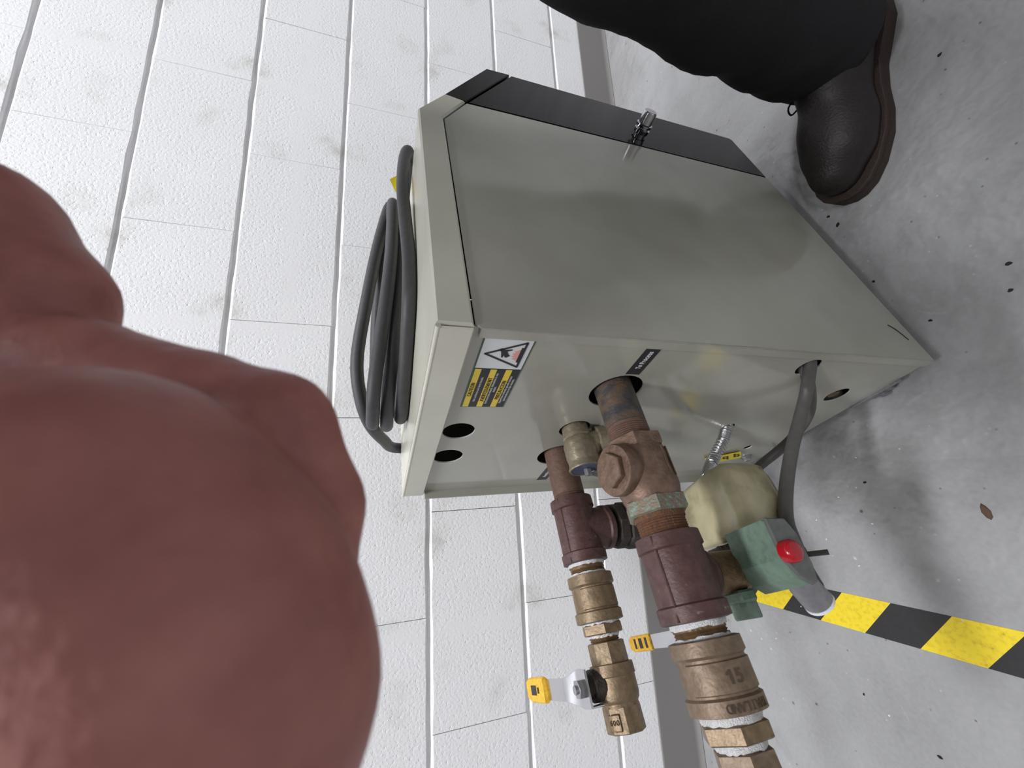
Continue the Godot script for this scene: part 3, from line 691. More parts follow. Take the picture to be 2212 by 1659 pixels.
func build_return_line() -> void:
	var Yb := 0.473; var Vb := 0.254
	var t := thing("return_pipe_line", "thinner rusty line nearer the white wall, ending in a ball valve", "pipe", at_s(0.2, Yb - 0.03, Vb))
	var o := at_s(0, Yb, Vb); var d := Vector3.LEFT
	var m := MB.new(); m.lathe(o, d, [Vector2(-0.10, 0.0209), Vector2(0.056, 0.0209)] + threads(0.057, 0.068, 0.0209), 40); part("pipe", m, mats.brown_pipe, t, "brown rusty steel pipe")
	m = MB.new()
	m.lathe(o, d, pf([[0.0635, 0.0240], [0.0645, 0.0278], [0.0770, 0.0282], [0.0785, 0.0258], [0.1310, 0.0258], [0.1325, 0.0280], [0.1430, 0.0276], [0.1440, 0.0235]]), 48)
	m.lathe(o + d * 0.103, Vector3.DOWN, pf([[0.0, 0.0255], [0.034, 0.0255], [0.036, 0.0275], [0.042, 0.0275], [0.0425, 0.02]]), 48)
	var tee := part("pipe_tee", m, mats.red_iron, t, "dark red-brown malleable iron tee")
	m = MB.new(); m.tube([o + d * 0.065 + Vector3(0, 0.0250, 0.0125), o + d * 0.0785 + Vector3(0, 0.0228, 0.012), o + d * 0.131 + Vector3(0, 0.0228, 0.012), o + d * 0.1425 + Vector3(0, 0.0250, 0.0125)], 0.0011, 6); part("casting_seam", m, mats.red_iron, tee)
	part("sealing_tape", ragged_ring(o, d, 0.1425, 0.1475, 0.0219, 15), mats.tape_white, t, "white sealing tape")
	m = MB.new(); m.lathe(o, d, [Vector2(0.14, 0.0205), Vector2(0.150, 0.0209)] + threads(0.151, 0.160, 0.0210), 40); part("close_nipple", m, mats.old_brass, t)
	part("sealing_tape", ragged_ring(o, d, 0.1555, 0.1580, 0.0213, 16), mats.tape_white, t)
	m = MB.new()
	m.lathe(o, d, pf([[0.1575, 0.0235], [0.1583, 0.0270], [0.1690, 0.0273], [0.1710, 0.0248], [0.1960, 0.0250], [0.1975, 0.0272], [0.2070, 0.0270], [0.2080, 0.0235]]), 48)
	var cp := part("coupling", m, mats.brass, t, "brass coupling with raised panel")
	m = MB.new(); panel(m, o, d, 0.1722, 0.1950, 0.0245, 0.0264, deg_to_rad(30), deg_to_rad(135)); part("raised_panel", m, mats.brass, cp)
	part("sealing_tape", ragged_ring(o, d, 0.2075, 0.2100, 0.0212, 17), mats.tape_white, t)
	m = MB.new(); m.lathe(o, d, pf([[0.2095, 0.0225], [0.2105, 0.0240], [0.2190, 0.0240], [0.2200, 0.0225]]), 6, 0.35); part("hex_bushing", m, mats.brass, t, "worn brass hex bushing", 25)
	part("sealing_tape", ragged_ring(o, d, 0.2198, 0.2225, 0.0172, 18), mats.tape_white, t)
	m = MB.new(); m.lathe(o, d, [Vector2(0.218, 0.0158), Vector2(0.223, 0.0165)] + threads(0.2235, 0.229, 0.0166), 32); part("close_nipple", m, mats.old_brass, t)
	# ball valve
	m = MB.new(); m.lathe(o, d, pf([[0.2270, 0.0185], [0.2280, 0.0205], [0.2475, 0.0205], [0.2480, 0.0200]]), 8, PI / 8)
	m.lathe(o, d, pf([[0.2470, 0.019], [0.2478, 0.0238], [0.2580, 0.0240], [0.2590, 0.0228], [0.2740, 0.0226], [0.2790, 0.0215], [0.2815, 0.0196], [0.285, 0.0190]]), 40)
	m.lathe(o, d, pf([[0.283, 0.019], [0.2845, 0.0200], [0.3050, 0.0202], [0.3058, 0.0192], [0.3058, 0.0150], [0.296, 0.0140]]), 8, PI / 8)
	var bv := part("ball_valve_body", m, mats.brass, t, "brass ball valve body", 25)
	m = MB.new(); var so := at_s(0.2635, Yb, Vb)
	m.lathe(so, Vector3.UP, pf([[0.016, 0.0150], [0.029, 0.0145], [0.0305, 0.0110], [0.037, 0.0105]]), 20); part("stem", m, mats.black_iron, bv)
	m = MB.new(); m.lathe(so, Vector3.UP, pf([[0.0395, 0.0088], [0.0455, 0.0088], [0.0460, 0.0080]]), 6); m.lathe(so, Vector3.UP, pf([[0.045, 0.0042], [0.0485, 0.0042]]), 12); part("stem_nut", m, mats.steel, bv)
	# lever towards the wall: flat strip with a downward jog, and a stop tab
	m = MB.new()
	var strip := [Vector2(0.016, 0.0385), Vector2(0.0, 0.0385), Vector2(-0.010, 0.0385), Vector2(-0.018, 0.0445), Vector2(-0.030, 0.0465), Vector2(-0.088, 0.0475)]
	lever(m, so, strip, [0.0165, 0.0175, 0.0160, 0.0120, 0.0105, 0.0105], 0.0022)
	m.box(so + Vector3(-0.0160, 0.0315, 0.002), Vector3(0.0020, 0.016, 0.020), 0.0006)
	part("lever", m, mats.chrome, t, "shiny metal valve lever")
	m = MB.new(); lever(m, so, [Vector2(-0.080, 0.0478), Vector2(-0.092, 0.0480), Vector2(-0.130, 0.0485), Vector2(-0.142, 0.0480)], [0.0128, 0.0132, 0.0128, 0.0098], 0.0062)
	part("lever_grip", m, mats.yellow_grip, t, "worn yellow plastic grip with black print")
	m = MB.new(); m.box(so + Vector3(0.0, 0.0549, -0.114), Vector3(0.010, 0.0004, 0.018)); m.box(so + Vector3(0.0, 0.0548, -0.098), Vector3(0.006, 0.0004, 0.005)); part("grip_print", m, mats.ink, t)
	m = MB.new(); panel(m, o, d, 0.2885, 0.3030, 0.0190, 0.0208, 0.30, 0.86); part("stamped_plate", m, mats.brass, bv)
	arc_words("600", 0.0042, o, d, 0.2955, 0.0208, 0.58, 1, mats.old_brass, bv)
	# dark union below the tee and bend towards the mixing valve
	m = MB.new(); var uo := o + d * 0.103
	m.lathe(uo, Vector3.DOWN, pf([[0.036, 0.0205], [0.050, 0.0205]]), 32)
	m.lathe(uo, Vector3.DOWN, pf([[0.048, 0.024], [0.050, 0.0290], [0.062, 0.0290], [0.064, 0.024]]), 8)
	m.lathe(uo, Vector3.DOWN, pf([[0.063, 0.026], [0.066, 0.0310], [0.082, 0.0310], [0.085, 0.026]]), 8)
	part("union", m, mats.black_iron, t, "dark pipe union", 25)
	m = MB.new(); var bend := [uo + Vector3(0, -0.08, 0), uo + Vector3(0, -0.115, 0), uo + Vector3(0, -0.135, 0.012), uo + Vector3(0, -0.143, 0.035), uo + Vector3(0, -0.143, 0.075)]
	m.tube(curve(bend, 0.006), 0.0225, 24); part("elbow", m, mats.black_iron, t)

# strip lying across x, running along z (v) with height y; pts (z, y)
func lever(m: MB, o: Vector3, pts: Array, half: Array, thick: float) -> void:
	var rows: Array = []
	for i in pts.size():
		var p: Vector2 = pts[i]; var h: float = half[i]; var e := thick * 0.3
		var c := o + Vector3(0, p.y, p.x)
		rows.append([c + Vector3(-h + e, 0, 0), c + Vector3(h - e, 0, 0), c + Vector3(h, e, 0), c + Vector3(h, thick - e, 0), c + Vector3(h - e, thick, 0), c + Vector3(-h + e, thick, 0), c + Vector3(-h, thick - e, 0), c + Vector3(-h, e, 0)])
	for i in rows.size() - 1:
		for k in 8:
			var k2 := (k + 1) % 8
			m.quad(rows[i][k], rows[i][k2], rows[i + 1][k2], rows[i + 1][k])
	for q in [[rows[0], 1], [rows[-1], 0]]:
		for k in range(1, 7):
			if q[1] == 1: m.tri(q[0][0], q[0][k + 1], q[0][k])
			else: m.tri(q[0][0], q[0][k], q[0][k + 1])

func build_valves() -> void:
	# pressure relief valve between the two lines
	var t := thing("relief_valve", "small tarnished relief valve with blue cap and flip lever between the two lines", "valve", Vector3(0, 0.46, -0.18))
	var o := Vector3(0, 0.4815, -0.1785); var d := Vector3.LEFT
	var m := MB.new(); m.lathe(o, d, pf([[-0.03, 0.0165], [0.004, 0.0170], [0.007, 0.0180], [0.010, 0.0182], [0.0115, 0.0168], [0.0135, 0.0185], [0.020, 0.0200], [0.036, 0.0200], [0.042, 0.0188], [0.046, 0.0190], [0.0505, 0.0205], [0.0525, 0.0200], [0.0525, 0.0175], [0.0510, 0.0172]]), 40)
	m.lathe(o + d * 0.018, Vector3(0, -0.93, 0.15).normalized(), pf([[0.0, 0.0150], [0.022, 0.0155], [0.023, 0.0200], [0.034, 0.0200], [0.035, 0.0165], [0.03, 0.0135]]), 32)
	part("body", m, mats.nickel, t)
	m = MB.new(); m.lathe(o, d, pf([[0.049, 0.0170], [0.0522, 0.0168]]), 32); part("cap_disc", m, mats.blue, t, "blue cap disc")
	m = MB.new(); m.box(o + d * 0.0565 + Vector3(0, -0.001, 0.002), Vector3(0.009, 0.007, 0.006), 0.001); m.lathe(o, d, pf([[0.05, 0.003], [0.06, 0.003]]), 10)
	m.box(o + Vector3(-0.0575, -0.020, -0.006), Vector3(0.0016, 0.040, 0.011), 0.0006, Basis(Vector3.RIGHT, 0.5))
	part("flip_lever", m, mats.zinc, t)
	# solenoid valve hanging below the thick line's tee: brass body, green housing, red cap, conduit hub
	t = thing("solenoid_valve", "solenoid valve with green housing and round red cap below the thick line", "valve", at_s(0.19, 0.35, 0.09))
	m = MB.new(); var no := at_s(0.190, 0.473, 0.0885); var bd := Vector3(0, -0.8, -0.6)
	m.lathe(no, bd, pf([[0.034, 0.0175], [0.052, 0.0175]]), 32); part("inlet_nipple", m, mats.brown_pipe, t)
	m = MB.new(); m.lathe(at_s(0.190, 0.452, 0.110), Vector3.DOWN, pf([[0.0, 0.015], [0.004, 0.0190], [0.020, 0.0195], [0.045, 0.0185], [0.064, 0.0185], [0.066, 0.014]]), 32)
	m.lathe(at_s(0.190, 0.399, 0.110), Vector3.BACK, pf([[0, 0.012], [0.014, 0.012]]), 24)
	m.box(at_s(0.1905, 0.430, 0.0935), Vector3(0.0016, 0.030, 0.004), 0.0005)
	part("valve_body", m, mats.old_brass, t, "dark brass valve body")
	m = MB.new(); m.box(at_s(0.2125, 0.401, 0.114), Vector3(0.010, 0.020, 0.034), 0.002); m.lathe(at_s(0.2175, 0.406, 0.106), Vector3.LEFT, pf([[0, 0.004], [0.003, 0.004]]), 6)
	m.box(at_s(0.222, 0.392, 0.118), Vector3(0.018, 0.004, 0.034), 0.0015)
	part("flange", m, mats.green, t)
	# green housing: flat top, sloping front, axis along v
	var prof := PackedVector2Array([Vector2(0.160, 0.4005), Vector2(0.1925, 0.402), Vector2(0.2075, 0.394), Vector2(0.2145, 0.384), Vector2(0.2125, 0.3775), Vector2(0.2, 0.3735), Vector2(0.175, 0.3735), Vector2(0.162, 0.379)])
	m = MB.new(); m.prism(prof, Vector3.ZERO, Vector3.LEFT, Vector3.UP, 0.0475, 0.0970, 0.0016)
	part("housing", m, mats.green, t, "green painted coil housing", 20)
	var prof2 := PackedVector2Array()
	for q in prof: prof2.append(Vector2(0.187, 0.388) + (q - Vector2(0.187, 0.388)) * 1.03)
	m = MB.new(); m.prism(prof2, Vector3.ZERO, Vector3.LEFT, Vector3.UP, 0.0435, 0.0473, 0.0012); part("end_plate", m, mats.grey_plate, t, "grey end plate", 20)
	m = MB.new(); m.lathe(at_s(0.1885, 0.3955, 0.0440), Vector3(-0.08, 0.05, 1).normalized(), pf([[0, 0.0092], [0.007, 0.0092], [0.0095, 0.0080], [0.0108, 0.0055], [0.0112, 0.0]]), 32); part("red_cap", m, mats.red, t, "round red cap")
	m = MB.new(); var hd := Vector3(-0.70, -0.62, -0.22).normalized(); m.lathe(at_s(0.207, 0.376, 0.063), hd, pf([[-0.012, 0.0105], [0.003, 0.0108], [0.008, 0.0122], [0.0265, 0.0124], [0.028, 0.0116]]), 32); part("conduit_hub", m, mats.zinc, t, "grey conduit hub")
	m = MB.new(); m.lathe(at_s(0.207, 0.376, 0.063), hd, pf([[0.0275, 0.0126], [0.0298, 0.0128], [0.0302, 0.0105]]), 32); part("hub_bushing", m, mats.label_white, t)
	# cream moulded actuator cover under the check valve
	t = thing("valve_actuator", "stained cream plastic actuator cover below the bronze check valve", "actuator", Vector3(-0.118, 0.28, -0.125))
	part("cover", rounded_block(Vector3(-0.121, 0.322, -0.152), Vector3(0.039, 0.037, 0.048), 6.5, Basis(Vector3.UP, 0.05) * Basis(Vector3.RIGHT, 0.10)), mats.cream, t, "", 60)
	m = MB.new(); m.box(Vector3(-0.166, 0.352, -0.158), Vector3(0.012, 0.006, 0.040), 0.001); m.lathe(Vector3(-0.166, 0.345, -0.146), Vector3.UP, pf([[0, 0.005], [0.022, 0.005]]), 12); m.lathe(Vector3(-0.168, 0.362, -0.150), Vector3.BACK, pf([[-0.016, 0.0055], [0.012, 0.0055]]), 12)
	part("linkage", m, mats.black_iron, t)
	# small ball valve standing behind the thick coupling; only its lever shows
	t = thing("drain_ball_valve", "small ball valve behind the thick coupling, yellow lever grip towards the wall", "valve", at_s(0.24, 0.31, 0.27))
	var vo := at_s(0.2385, 0.330, 0.262)
	m = MB.new(); m.lathe(vo, Vector3.LEFT, pf([[-0.16, 0.0107], [-0.035, 0.0107]]), 20); m.lathe(vo, Vector3.LEFT, pf([[-0.034, 0.013], [-0.033, 0.0150], [-0.016, 0.0150], [-0.012, 0.0175], [0.012, 0.0175], [0.016, 0.0150], [0.033, 0.0150], [0.034, 0.012]]), 20)
	var db := part("body", m, mats.brass, t)
	m = MB.new(); m.lathe(vo, Vector3.UP, pf([[0.01, 0.006], [0.028, 0.006]]), 12); m.lathe(vo, Vector3.UP, pf([[0.028, 0.0075], [0.034, 0.0075]]), 6); part("stem_nut", m, mats.steel, db)
	m = MB.new(); lever(m, vo, [Vector2(0.010, 0.026), Vector2(-0.010, 0.026), Vector2(-0.016, 0.030), Vector2(-0.080, 0.031)], [0.010, 0.010, 0.009, 0.008], 0.0016); part("lever", m, mats.chrome, t)
	m = MB.new(); lever(m, vo, [Vector2(-0.074, 0.0295), Vector2(-0.078, 0.0295), Vector2(-0.120, 0.0298), Vector2(-0.128, 0.0298)], [0.0095, 0.0100, 0.0098, 0.0070], 0.0048); part("lever_grip", m, mats.yellow_grip, t, "yellow grip with black print")
	m = MB.new()
	for k in 3: m.box(vo + Vector3(0, 0.0346, -0.084 - k * 0.014), Vector3(0.012, 0.0004, 0.005 + 0.003 * (k % 2)))
	part("grip_print", m, mats.ink, t)

func rounded_block(c: Vector3, h: Vector3, pw: float, bas: Basis) -> MB:
	var m := MB.new(); var nu := 36; var nv := 18
	var pt := func(i: int, j: int) -> Vector3:
		var a := TAU * i / nu; var b := -PI / 2 + PI * j / nv
		var dv := Vector3(cos(b) * cos(a), sin(b), cos(b) * sin(a))
		var l := pow(pow(absf(dv.x), pw) + pow(absf(dv.y), pw) + pow(absf(dv.z), pw), -1.0 / pw)
		var q := dv * l
		var taper := 1.0 + 0.10 * q.z         # a little fuller at the free end
		return c + bas * Vector3(q.x * h.x * taper, q.y * h.y * taper, q.z * h.z)
	for i in nu:
		for j in nv: m.quad(pt.call(i, j), pt.call(i, j + 1), pt.call(i + 1, j + 1), pt.call(i + 1, j))
	return m

func build_cables() -> void:
	# power cord coiled on the lid
	var t := thing("power_cord", "thick grey rubber power cord coiled on top of the unit", "cord", Vector3(0.2, 0.6835, -0.16))
	var R := 0.0084; var Ly := 0.6835 + R
	var path := [Vector3(0.30, Ly, -0.30), Vector3(0.42, Ly - 0.01, -0.22), Vector3(0.4713, 0.6793, -0.13), Vector3(0.445, 0.686, -0.092), Vector3(0.4052, 0.6935, -0.083), Vector3(0.3273, 0.6975, -0.080), Vector3(0.2476, 0.695, -0.082), Vector3(0.181, Ly, -0.085), Vector3(0.1274, Ly, -0.10), Vector3(0.0934, Ly, -0.15), Vector3(0.067, Ly, -0.20), Vector3(0.058, Ly, -0.235), Vector3(0.075, Ly, -0.27), Vector3(0.12, Ly, -0.28), Vector3(0.22, Ly, -0.245), Vector3(0.33, Ly, -0.19), Vector3(0.37, Ly + 0.002, -0.155), Vector3(0.35, Ly + 0.003, -0.128), Vector3(0.2952, 0.6965, -0.128), Vector3(0.21, 0.6985, -0.140), Vector3(0.1458, 0.7025, -0.16), Vector3(0.0948, 0.7075, -0.19), Vector3(0.0592, 0.7105, -0.218), Vector3(0.052, 0.710, -0.25), Vector3(0.075, 0.709, -0.285), Vector3(0.13, 0.7085, -0.29), Vector3(0.25, 0.7085, -0.25), Vector3(0.36, 0.708, -0.185), Vector3(0.375, 0.708, -0.150), Vector3(0.345, 0.708, -0.122), Vector3(0.3012, 0.7085, -0.118), Vector3(0.234, 0.7105, -0.128), Vector3(0.1738, 0.7150, -0.14), Vector3(0.118, 0.7215, -0.165), Vector3(0.073, 0.7268, -0.19), Vector3(0.0526, 0.7275, -0.215), Vector3(0.052, 0.7275, -0.25), Vector3(0.085, 0.727, -0.28), Vector3(0.15, 0.726, -0.265), Vector3(0.2076, 0.7255, -0.225), Vector3(0.2543, 0.7225, -0.205), Vector3(0.3305, 0.716, -0.19), Vector3(0.385, 0.706, -0.176), Vector3(0.4105, 0.702, -0.168), Vector3(0.4128, 0.7105, -0.170), Vector3(0.3763, 0.7185, -0.175), Vector3(0.3007, 0.7295, -0.18), Vector3(0.2126, 0.7398, -0.19), Vector3(0.1341, 0.7489, -0.215), Vector3(0.0922, 0.7446, -0.24), Vector3(0.066, 0.7322, -0.27), Vector3(0.0702, 0.7118, -0.33), Vector3(0.0854, 0.6869, -0.39), Vector3(0.095, 0.60, -0.405), Vector3(0.10, 0.3, -0.40), Vector3(0.11, 0.06, -0.40)]
	var m := MB.new(); m.tube(curve(path, 0.007), R, 14); part("cord", m, mats.rubber, t, "", 60)
	m = MB.new(); m.quad(Vector3(0.4518, 0.6919, -0.13), Vector3(0.4204, 0.7121, -0.128), Vector3(0.3947, 0.7038, -0.131), Vector3(0.3885, 0.6915, -0.13))
	m.quad(Vector3(0.4518, 0.6919, -0.1306), Vector3(0.3885, 0.6915, -0.1306), Vector3(0.3947, 0.7038, -0.1316), Vector3(0.4204, 0.7121, -0.1286))
	part("cord_tag", m, mats.yellow_tag, t, "folded yellow tag on the cord")
	# two grey cables out of the back panel
	t = thing("solenoid_cable", "grey cable from the back panel down to the green solenoid valve", "cable", Vector3(-0.1, 0.2, -0.08))
	m = MB.new(); m.tube(curve([Vector3(0.05, 0.22, -0.020), Vector3(0.012, 0.2345, -0.023), Vector3(-0.012, 0.2215, -0.0545), Vector3(-0.040, 0.2325, -0.073), Vector3(-0.075, 0.2557, -0.088), Vector3(-0.115, 0.2828, -0.098), Vector3(-0.15, 0.311, -0.096), Vector3(-0.175, 0.325, -0.090), Vector3(-0.198, 0.342, -0.079), Vector3(-0.216, 0.352, -0.070)]), 0.0072, 14); part("cable", m, mats.cable, t, "", 60)
	m = MB.new(); m.lathe(Vector3(-0.186, 0.334, -0.0848), Vector3(-0.72, 0.5, 0.4).normalized(), pf([[-0.003, 0.0085], [0.003, 0.0085]]), 16); m.tube([Vector3(-0.187, 0.340, -0.080), Vector3(-0.190, 0.339, -0.070), Vector3(-0.192, 0.331, -0.057)], 0.0024, 8)
	part("cable_tie", m, mats.cable, t, "cable tie with cut tail")
	t = thing("actuator_cable", "short grey cable from the back panel behind the cream actuator", "cable", Vector3(-0.03, 0.2, -0.13))
	m = MB.new(); m.tube(curve([Vector3(0.05, 0.215, -0.045), Vector3(0.012, 0.2320, -0.0375), Vector3(-0.006, 0.205, -0.060), Vector3(-0.022, 0.1783, -0.0949), Vector3(-0.035, 0.1698, -0.1351), Vector3(-0.045, 0.1786, -0.1624), Vector3(-0.055, 0.1953, -0.1831), Vector3(-0.07, 0.2252, -0.1893), Vector3(-0.085, 0.28, -0.175)]), 0.0066, 14); part("cable", m, mats.cable, t, "", 60)
	# armoured flexible conduit
	t = thing("flexible_conduit", "shiny ribbed metal conduit from the back panel into the cream actuator", "conduit", Vector3(-0.03, 0.23, -0.2))
	m = MB.new(); m.tube(curve([Vector3(0.05, 0.200, -0.185), Vector3(0.010, 0.2265, -0.178), Vector3(-0.012, 0.2365, -0.1900), Vector3(-0.038, 0.2565, -0.2063), Vector3(-0.065, 0.2885, -0.196), Vector3(-0.095, 0.315, -0.175)], 0.00145), 0.0078, 18, 0.0009, 4); part("conduit", m, mats.steel, t, "", 60)
	# yellow tag by the conduit
	t = thing("yellow_valve_tag", "small yellow printed tag hanging low on the back panel by the conduit", "tag", Vector3(0, 0.13, -0.29))
	m = MB.new()
	var q := [Vector3(-0.0012, 0.1894, -0.2819), Vector3(-0.0012, 0.1307, -0.2585), Vector3(-0.0012, 0.108, -0.283), Vector3(-0.0012, 0.1642, -0.3047)]
	m.quad(q[0], q[1], q[2], q[3]); var dx := Vector3(0.0008, 0, 0); m.quad(q[3] + dx, q[2] + dx, q[1] + dx, q[0] + dx)
	for k in 4: m.quad(q[k], q[k] + dx, q[(k + 1) % 4] + dx, q[(k + 1) % 4])
	part("plate", m, mats.yellow_tag, t)
	var ex: Vector3 = (q[0] - q[1]).normalized(); var ey: Vector3 = (q[1] - q[2]).normalized()
	words("Led p", 0.016, (q[0] + q[1] + q[2] + q[3]) / 4.0 + Vector3(-0.0004, 0, 0), -ex, -ey, mats.ink, t, 0.0003, "print")

func build_tape_and_debris() -> void:
	# hazard tape along z at x -0.253 .. -0.200
	var t := thing("hazard_tape", "black and yellow striped hazard tape stuck to the grey floor", "tape", Vector3(-0.227, 0, 0.7), false)
	var x0 := -0.2535; var x1 := -0.2010; var z0 := 0.19; var z1 := 1.7; var per := 0.1365; var sk := 0.0455
	var zs := 0.3555 - per * 2
	var k := 0
	while zs < z1:
		for c in 2:
			var a := zs + (0.0 if c == 0 else per * 0.495); var b := a + per * (0.495 if c == 0 else 0.505)
			var poly := PackedVector2Array([Vector2(x0, a), Vector2(x1, a + sk), Vector2(x1, b + sk), Vector2(x0, b)])
			var lim := Geometry2D.intersect_polygons(poly, PackedVector2Array([Vector2(x0, z0), Vector2(x1, z0), Vector2(x1, z1), Vector2(x0, z1)]))
			for pz in lim:
				var m := MB.new(); m.prism(pz, Vector3.ZERO, Vector3.RIGHT, Vector3.BACK, -0.0004, 0.0)
				part("yellow_stripe" if c == 0 else "black_stripe", m, mats.tape_yellow if c == 0 else mats.tape_black, t)
		zs += per
	# grit and flakes lying about
	var r := RandomNumberGenerator.new(); r.seed = 5
	var dark := [[0.3902, 0.5299, 0.004], [0.4123, 0.5199, 0.003], [0.2726, 0.5555, 0.0028], [0.1877, 0.6056, 0.0026], [0.1946, 0.6842, 0.0032], [0.2274, 0.69, 0.0034], [-0.0284, 0.474, 0.0026], [0.0004, 0.3513, 0.0045], [-0.0635, 0.3369, 0.0045], [0.5425, 0.6984, 0.003], [-0.3849, 0.482, 0.0032], [-0.345, 0.40, 0.002]]
	var where := ["beside the boot toe", "by the unit's foot near the boot", "off the middle of the unit's side", "off the near corner of the unit", "at the right edge of the picture", "at the right edge, further up", "on the floor left of the tape", "beside the grey cable", "beside the cable by the actuator", "behind the boot", "below the striped tape", "under the end of the thick line"]
	for i in dark.size():
		var e := thing("grit", "tiny dark crumb of grit " + where[i], "debris", Vector3(dark[i][0], 0, dark[i][1]), false, "dark crumbs on the floor")
		part("crumb", crumb(Vector3(dark[i][0], 0, dark[i][1]), dark[i][2], 0.0016, r), mats.chip_dark, e)
	var fl := thing("dry_flake", "curled brown flake on the floor, largest of the litter", "debris", Vector3(-0.0661, 0, 0.6015), false)
	part("flake", crumb(Vector3(-0.0661, 0, 0.6015), 0.011, 0.002, r, 0.45), mats.chip_brown, fl)
	var wh := [[-0.203, 0.5478], [-0.036, 0.46], [-0.051, 0.43], [0.018, 0.53], [-0.09, 0.47], [-0.155, 0.437], [-0.24, 0.324], [-0.31, 0.26], [-0.36, 0.43], [-0.09, 0.385], [-0.12, 0.395], [0.01, 0.47]]
	for i in wh.size():
		var e := thing("paint_chip", "tiny white paint chip on the grey floor among the specks", "debris", Vector3(wh[i][0], 0, wh[i][1]), false, "white paint chips on the floor")
		part("chip", crumb(Vector3(wh[i][0], 0, wh[i][1]), 0.0018, 0.0007, r), mats.chip_white, e)

func crumb(c: Vector3, rad: float, h: float, r: RandomNumberGenerator, flat := 0.7) -> MB:
	var m := MB.new(); var n := 8; var lowr: Array = []; var upr: Array = []
	var turn := r.randf() * TAU
	for k in n:
		var a := TAU * k / n; var q := Vector2(cos(a), sin(a) * flat).rotated(turn) * rad * r.randf_range(0.7, 1.2)
		lowr.append(c + Vector3(q.x, 0, q.y)); upr.append(c + Vector3(q.x * 0.75, h * r.randf_range(0.6, 1.1), q.y * 0.75))
	var top := c + Vector3(0, h * 0.9, 0)
	for k in n:
		var k2 := (k + 1) % n
		m.quad(lowr[k2], lowr[k], upr[k], upr[k2]); m.tri(top, upr[k2], upr[k])
	return m

